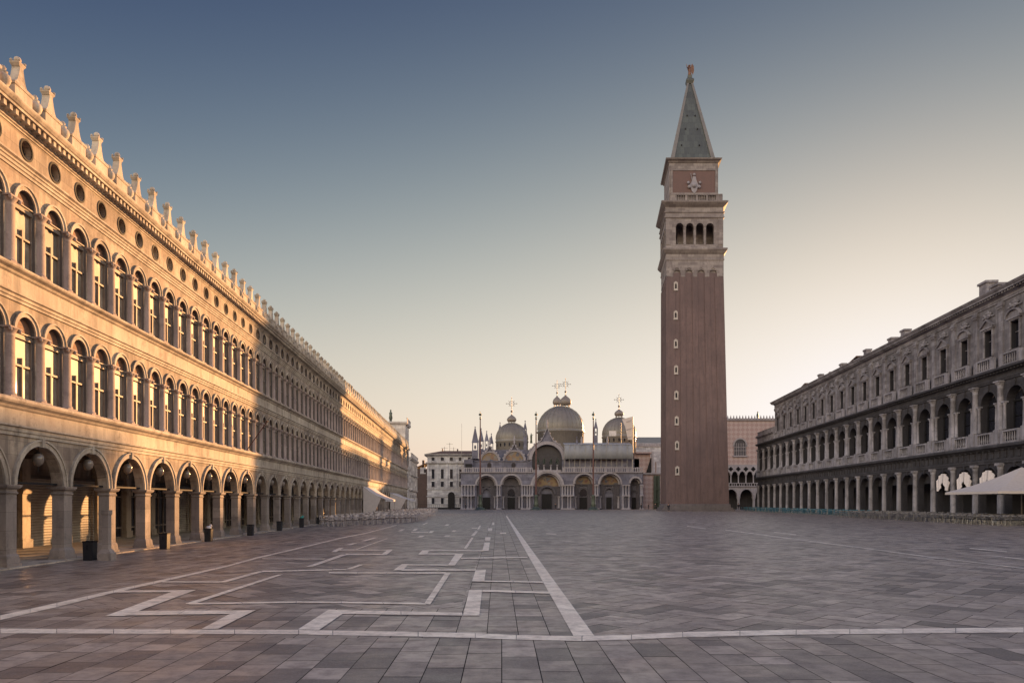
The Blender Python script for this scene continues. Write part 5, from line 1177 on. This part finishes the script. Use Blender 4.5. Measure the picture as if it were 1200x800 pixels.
# the wing that closes the square behind the viewer (its front keeps the low western sky off the square)
ww = empty('west_wing', (0, -26, 0), R(90), 'pale stone wing closing the near end of the square behind the viewer', 'building')
q = MB()
for k in range(18):
    yc = -62 + k*4.6; q.arch_panel(yc-2.3, yc+2.3, 0, 6.5, yc, 1.6, 3.8, 0, .8, n=10); q.arch_panel(yc-2.3, yc+2.3, 6.5, 13, yc, 1.1, 10.2, 0, .6, sill=8, n=8)
q.sweep([(-.4, 6.4), (.5, 6.6), (.5, 6.9), (-.4, 6.9)], -64.3, 18.6); q.sweep([(-12, 13), (.3, 13), (.9, 13.6), (.9, 14), (-.2, 14.1), (-.2, 19), (.4, 19.4), (.4, 19.8), (-12, 19.8)], -64.3, 18.6)
q.box(-12, -5, -64.3, 18.6, 0, 6.5); q.box(-12, -.65, -64.3, 18.6, 6.5, 13); q.build('wall', M['upper_grey'], ww)

# ------------------------------------------------------------------ awnings and canopy
def awning(Ys, Ye, out_, zt_, zb, label):
    e = empty('awning', (-LA, 0, 0), lth, label, 'awning', 'cream cafe awnings under the sunlit building')
    q = MB(); n_ = 14
    for i_ in range(n_):
        a_, b_ = Ys+(Ye-Ys)*i_/n_, Ys+(Ye-Ys)*(i_+1)/n_
        pr = [(.1, zt_), (out_*.33, zt_-(zt_-zb)*.42), (out_*.66, zt_-(zt_-zb)*.75), (out_, zb)]
        for p_, p2 in zip(pr, pr[1:]): q.add([(p_[0], a_, p_[1]), (p_[0], b_, p_[1]), (p2[0], b_, p2[1]), (p2[0], a_, p2[1])], [(0, 1, 2, 3)], True)
    q.build('canvas', M['canvas'], e)
    q = MB(); q.box(out_-.02, out_+.02, Ys, Ye, zb-.28, zb); q.build('valance', M['canvas'], e)
    q = MB(); q.prism([(0, 0)], 0, 0) if False else None
    for yy in (Ys+.02,): q.add([(.1, yy, .1), (.1, yy, zt_), (out_*.33, yy, zt_-(zt_-zb)*.42), (out_*.66, yy, zt_-(zt_-zb)*.75), (out_*.8, yy, zb+.12), (out_*.45, yy, .1)], [(0, 1, 2, 3, 4, 5)])
    q.build('side_curtain', M['canvas'], e)
    q = MB()
    for yy in (Ys+.1, (Ys+Ye)/2, Ye-.1): q.tube((out_-.05, yy, 0), (out_-.05, yy, zb), .035, 6)
    q.build('posts', M['steel'], e)
awning(92, 104, 2.9, 3.95, 2.35, 'nearer cream cafe awning with side curtain fixed to the sunlit arcade')
awning(123, 137, 3.5, 3.6, 2.35, 'farther cream cafe awning fixed to the sunlit arcade near the clock tower')
cn = empty('canopy', (46.6, 65, 0), R(-6), 'large cream pyramid canopy over cafe tables at the right edge', 'canopy')
q = MB(); hs_ = 4.4; za, zb = 5.1, 2.9
vs = [(-hs_, -hs_, zb), (hs_, -hs_, zb), (hs_, hs_, zb), (-hs_, hs_, zb), (0, 0, za)]
for i_ in range(4):
    A, B_, T_ = Vector(vs[i_]), Vector(vs[(i_+1) % 4]), Vector(vs[4]); n_ = 6
    grid = [[A.lerp(B_, u_/n_).lerp(T_, v_/n_) + Vector((0, 0, -.22*math.sin(math.pi*v_/n_)*(1-.0))) for u_ in range(n_+1)] for v_ in range(n_+1)]
    for v_ in range(n_):
        for u_ in range(n_): q.add([grid[v_][u_], grid[v_][u_+1], grid[v_+1][u_+1], grid[v_+1][u_]], [(0, 1, 2, 3)], True)
    q.add([A, B_, B_-Vector((0, 0, .22)), A-Vector((0, 0, .22))], [(0, 1, 2, 3)])
q.build('canvas', M['canvas'], cn)
q = MB(); q.tube((0, 0, 0), (0, 0, za), .07, 8); q.box(-.5, .5, -.5, .5, 0, .15)
for v_ in vs[:4]: q.tube((0, 0, 3.2), (v_[0]*.95, v_[1]*.95, zb+.05), .03, 5)
q.build('frame', M['steel'], cn)

# ------------------------------------------------------------------ small things on the square
def bin_thing(px, py, label, top=None, hgt=.66, sc_=1):
    X, Y = gp(px, py); e = empty('litter_bin', (X, Y, .0), lth, label, 'litter bin', 'dark litter bins along the sunlit arcade')
    q = MB(); q.loft([(0, -.18, .18, -.18, .18), (.04, -.19, .19, -.19, .19), (hgt, -.205, .205, -.205, .205)]); q.build('body', M['bin'], e)
    q = MB()
    for a_ in ((-.22, .22, -.22, -.185), (-.22, .22, .185, .22), (-.22, -.185, -.185, .185), (.185, .22, -.185, .185)): q.box(*a_, hgt, hgt+.05)
    q.box(-.03, .03, -.24, -.205, hgt-.25, hgt-.1); q.build('rim', M['dark_metal'], e)
    q = MB()
    if top: q.ball((0, 0, hgt+.08), .17, 7, (1, 1, .7)); q.ball((.1, .05, hgt+.18), .1, 5); q.build('bag', M[top], e)
    else: q.ball((0, 0, hgt-.02), .17, 6, (1, 1, .4)); q.build('bag', M['bin'], e)
    e.scale = (.8, .8, .92)
    return e
bin_thing(105.5, 656.3, 'black litter bin beside the grey stone post, nearest of the bins')
bin_thing(193, 643.3, 'black litter bin between the second and third arches past the stone post', hgt=.68)
bin_thing(244.5, 634.3, 'dark litter bin with a pale bag on top standing in sunlight', 'white_bag')
bin_thing(293.5, 627.3, 'dark litter bin standing in the sunlit strip before the tower shadow starts')
bin_thing(327.5, 621.6, 'black litter bin just inside the tower shadow')
bin_thing(353.5, 617.9, 'dark litter bin topped with a teal bag', 'teal_bag', .75)
bin_thing(373.5, 614.3, 'dark litter bin next to the first cafe chairs, farthest of the bins')
sp = empty('stone_post', (*gp(125, 656.3), 0), lth, 'square grey stone post on a chamfered block beside the nearest bin', 'stone post')
q = MB(); q.loft([(0, -.2, .22, -.2, .2), (.24, -.2, .22, -.2, .2), (.38, -.12, .12, -.12, .12)]); q.build('block', M['pier_stone'], sp)
q = MB(); q.loft([(.38, -.1, .1, -.11, .11), (1.5, -.1, .1, -.11, .11), (1.56, -.12, .12, -.13, .13), (1.68, -.12, .12, -.13, .13)]); q.build('shaft', M['pier_stone'], sp)
# slanting flag staff on the facade
q = MB(); q.tube((.1, 0, 6.2), (1.5, -.6, 7.9), .03, 6); q.ball((1.53, -.61, 7.95), .06, 5)
fs_ = q.build('flag_staff', M['pole_red']); p = L2W(0, 43.7, 0); fs_.location = (p.x, p.y, -1.2); fs_.rotation_euler = (0, 0, lth); tag(fs_, 'bare slanting flag staff fixed to the middle windows where the tower shadow begins', 'flag staff')

# chairs and tables
def chair_meshes(mat, seat_mat, leg_mat=None):
    leg_mat = leg_mat or mat
    s_ = MB(); s_.loft([(.43, -.2, .2, -.2, .2), (.45, -.22, .22, -.21, .21), (.47, -.21, .21, -.2, .2)])
    bk_ = MB()
    for i_ in range(5):                                     # open back: a bent top rail and upright splats
        a0, a1 = R(180-70+140*i_/5), R(180-70+140*(i_+1)/5)
        p0, p1 = (.22*math.cos(a0), .22*math.sin(a0)), (.22*math.cos(a1), .22*math.sin(a1))
        for (z0, z1, sh_) in ((.74, .87, .05), (.52, .57, .0)):
            bk_.add([(p0[0]-sh_, p0[1], z0), (p1[0]-sh_, p1[1], z0), (p1[0]-sh_, p1[1], z1), (p0[0]-sh_, p0[1], z1), (p0[0]-sh_+.022, p0[1], z0), (p1[0]-sh_+.022, p1[1], z0), (p1[0]-sh_+.022, p1[1], z1), (p0[0]-sh_+.022, p0[1], z1)], [(0, 3, 2, 1), (4, 5, 6, 7), (3, 7, 6, 2), (0, 1, 5, 4)])
    for a_ in (110, 145, 180, 215, 250): bk_.tube((.22*math.cos(R(a_)), .22*math.sin(R(a_)), .45), (.22*math.cos(R(a_))-.045, .22*math.sin(R(a_)), .80), .013, 4)
    legs = []
    for sx in (-1, 1):
        for sy in (-1, 1): legs.append(MB().tube((sx*.23, sy*.21, 0), (sx*.17, sy*.17, .43), .016, 5))
    whole = MB()
    for m_ in [s_, bk_] + legs: whole.add(m_.v, m_.f)
    return [('seat', s_.mesh('seat', seat_mat)), ('backrest', bk_.mesh('backrest', mat))] + [('leg', l_.mesh('leg', leg_mat)) for l_ in legs], whole.mesh('cafe_chair', mat)
M['seat_dark'] = plain('dark_seat', (0.10, 0.075, 0.07), 0.7)
kinds = {'rattan': chair_meshes(M['rattan'], M['seat_dark']), 'grey_chair': chair_meshes(M['grey_chair'], M['bin'], M['steel']), 'blue_chair': chair_meshes(M['blue_chair'], M['blue_chair'])}
tb = MB(); tb.lathe([(.34, .72), (.36, .73), (.36, .755), (.34, .76)], n=14); tb.tube((0, 0, .03), (0, 0, .72), .03, 6); tb.box(-.25, .25, -.04, .04, 0, .04); tb.box(-.04, .04, -.25, .25, .002, .043)
tbm = {k: tb.mesh('cafe_table', m_) for k, m_ in (('rattan', M['marble_pale']), ('grey_chair', M['steel']), ('blue_chair', M['steel']))}
INFO = {'rattan': ('pale rattan', 'sunlit left arcade', 'pale cafe chairs along the sunlit arcade', 'pale cafe tables along the sunlit arcade'),
        'grey_chair': ('grey', 'shaded right arcade', 'grey cafe chairs along the shaded arcade', 'grey cafe tables along the shaded arcade'),
        'blue_chair': ('blue', 'far right arcade', 'blue cafe chairs at the far end of the shaded arcade', 'small tables among the blue chairs')}
sets = {'rattan': [], 'grey_chair': [], 'blue_chair': []}
Y = 57.8
while Y < 141:                                              # rows follow the building; row 0 is the one nearest the open square
    wmax = 2.4 + min(1, (Y-57)/14)*5.6 if Y < 105 else 6.8
    cols = []; w_ = wmax
    lim = 1.2 + (0 if Y < 90 else (3.2 if (91 < Y < 105 or 122 < Y < 138) else 0))
    while w_ > lim: cols.append(w_); w_ -= 1.75
    for r_, w_ in enumerate(cols): p = L2W(w_+rnd.uniform(-.12, .12), Y*kS); sets['rattan'].append((p.x, p.y, r_))
    Y += 2.15 if Y < 90 else 3.2
Y = 59
while Y < 97:
    for r_, w_ in enumerate((8.4, 6.7, 5.0, 3.3)): p = R2W(w_+rnd.uniform(-.12, .12), Y+rnd.uniform(-.1, .1)); sets['grey_chair'].append((p.x, p.y, r_))
    Y += 2.0
Y = 100
while Y < 168:
    for r_, w_ in enumerate((4.3, 2.5)): p = R2W(w_, Y); sets['blue_chair'].append((p.x, p.y, r_))
    Y += 2.6
RW = ['front', 'second', 'third', 'fourth', 'fifth']; cap = {'rattan': 95, 'grey_chair': 150, 'blue_chair': 52}
for kind, pts in sets.items():
    parts, whole = kinds[kind]; col_, place, grp, tgrp = INFO[kind]; cs = []; cnt = {}
    for (x, y, r_) in pts:
        n_ = cnt[r_] = cnt.get(r_, 0) + 1
        tag(inst(tbm[kind], 'cafe_table', None, (x, y, .012)), '%s table, %s from the near end, %s row, %s' % ({'rattan': 'round pale', 'grey_chair': 'small grey', 'blue_chair': 'small round'}[kind], ordinal(n_), RW[r_], place), 'table', tgrp)
        for a_, side in ((0, 'right'), (90, 'far'), (180, 'left'), (270, 'near')):
            if rnd.random() < .12: continue                 # a few chairs are missing from their tables
            aa = R(a_+rnd.uniform(-25, 25)); d = rnd.uniform(.5, .66)
            cs.append((x+d*math.cos(aa), y+d*math.sin(aa), aa+math.pi+rnd.uniform(-.35, .35), '%s chair, %s side of the %s table, %s row, %s' % (col_, side, ordinal(n_), RW[r_], place)))
    cs.sort(key=lambda c: c[1]); cap_ = cap[kind]; first = None
    for i_, (x, y, a_, lab) in enumerate(cs[:cap_]):
        if y < 72:
            if first is None:
                e = empty('cafe_chair', (x, y, .012), a_, lab, 'chair', grp); first = e
                for n_, me in parts: inst(me, n_, e)
            else: e = copy_tree(first); e.location = (x, y, .012); e.rotation_euler = (0, 0, a_); e['label'] = lab
        else: tag(inst(whole, 'cafe_chair', None, (x, y, .012), a_), lab, 'chair', grp)
    rest = cs[cap_:]
    if rest:
        vs = []; fs = []
        for (x, y, a_, _) in rest:
            c_, s_ = math.cos(a_), math.sin(a_); n_ = len(vs)
            vs += [(x+v.co.x*c_-v.co.y*s_, y+v.co.x*s_+v.co.y*c_, v.co.z+.012) for v in whole.vertices]; fs += [tuple(i_+n_ for i_ in p_.vertices) for p_ in whole.polygons]
        me = bpy.data.meshes.new('distant_cafe_chairs'); me.from_pydata(vs, [], fs); me.materials.append(M[kind]); me.update()
        tag(inst(me, 'distant_cafe_chairs'), '%s cafe chairs far off by the %s' % (col_, place), 'chairs', None, 'stuff')

# people, a few dark figures far off
def person_meshes():
    v = [(0,0,.95),(0,0,1.15),(0,0,1.38),(0,0,1.48),(.02,0,1.56),(.03,0,1.66),(0,.1,.9),(.05,.11,.5),(.0,.11,.08),(.12,.12,.05),(0,-.1,.9),(-.06,-.11,.5),(-.16,-.11,.1),(-.05,-.12,.05),(0,.2,1.4),(.02,.25,1.12),(.12,.24,.9),(.16,.24,.82),(0,-.2,1.4),(-.03,-.25,1.12),(.04,-.24,.88),(.07,-.24,.8)]
    e = [(0,1),(1,2),(2,3),(3,4),(4,5),(0,6),(6,7),(7,8),(8,9),(0,10),(10,11),(11,12),(12,13),(2,14),(14,15),(15,16),(16,17),(2,18),(18,19),(19,20),(20,21)]
    r_ = [.15,.14,.15,.06,.09,.08,.1,.065,.045,.04,.1,.065,.045,.04,.06,.045,.035,.03,.06,.045,.035,.03]
    body = skin_mesh('person', v, e, r_, M['skin'])
    vc = v[:3]+[v[6],v[7],(0,.11,.14),v[10],v[11],(-.14,-.11,.16),v[14],v[15],v[16],v[18],v[19],v[20]]
    ec = [(0,1),(1,2),(0,3),(3,4),(4,5),(0,6),(6,7),(7,8),(2,9),(9,10),(10,11),(2,12),(12,13),(13,14)]
    rc = [.18,.17,.175,.125,.085,.07,.125,.085,.07,.08,.062,.052,.08,.062,.052]
    coat = skin_mesh('coat', vc, ec, rc, M['coat'])
    h = MB(); h.ball((0, 0, 1.67), .105, 7, (1, .9, 1)); return body, coat, h.mesh('hair', M['hair'])
bm_, cm_, hm_ = person_meshes()
for i_, (px, Yp, az, lab) in enumerate(((865.4, 182, 1.2, 'person in dark clothes standing before the pink palace arcade'), (751.5, 190, 2.6, 'person in dark clothes by the right corner of the church, leftmost of the group'), (760, 188, .3, 'person in dark clothes before the gate between church and tower'), (768, 189, 4.0, 'person in dark clothes beside the green bronze gate'), (783.5, 156, 1.6, 'person in dark clothes near the left foot of the bell tower'), (651, 196, 1.0, 'person in dark clothes before the central church door'), (545.5, 200, 3.1, 'person in dark clothes near the left corner of the church'))):
    b_ = inst(bm_, 'person', None, ((px-PX0)*Yp/F, Yp, .01), az); inst(cm_, 'coat', b_); inst(hm_, 'hair', b_); tag(b_, lab, 'person')
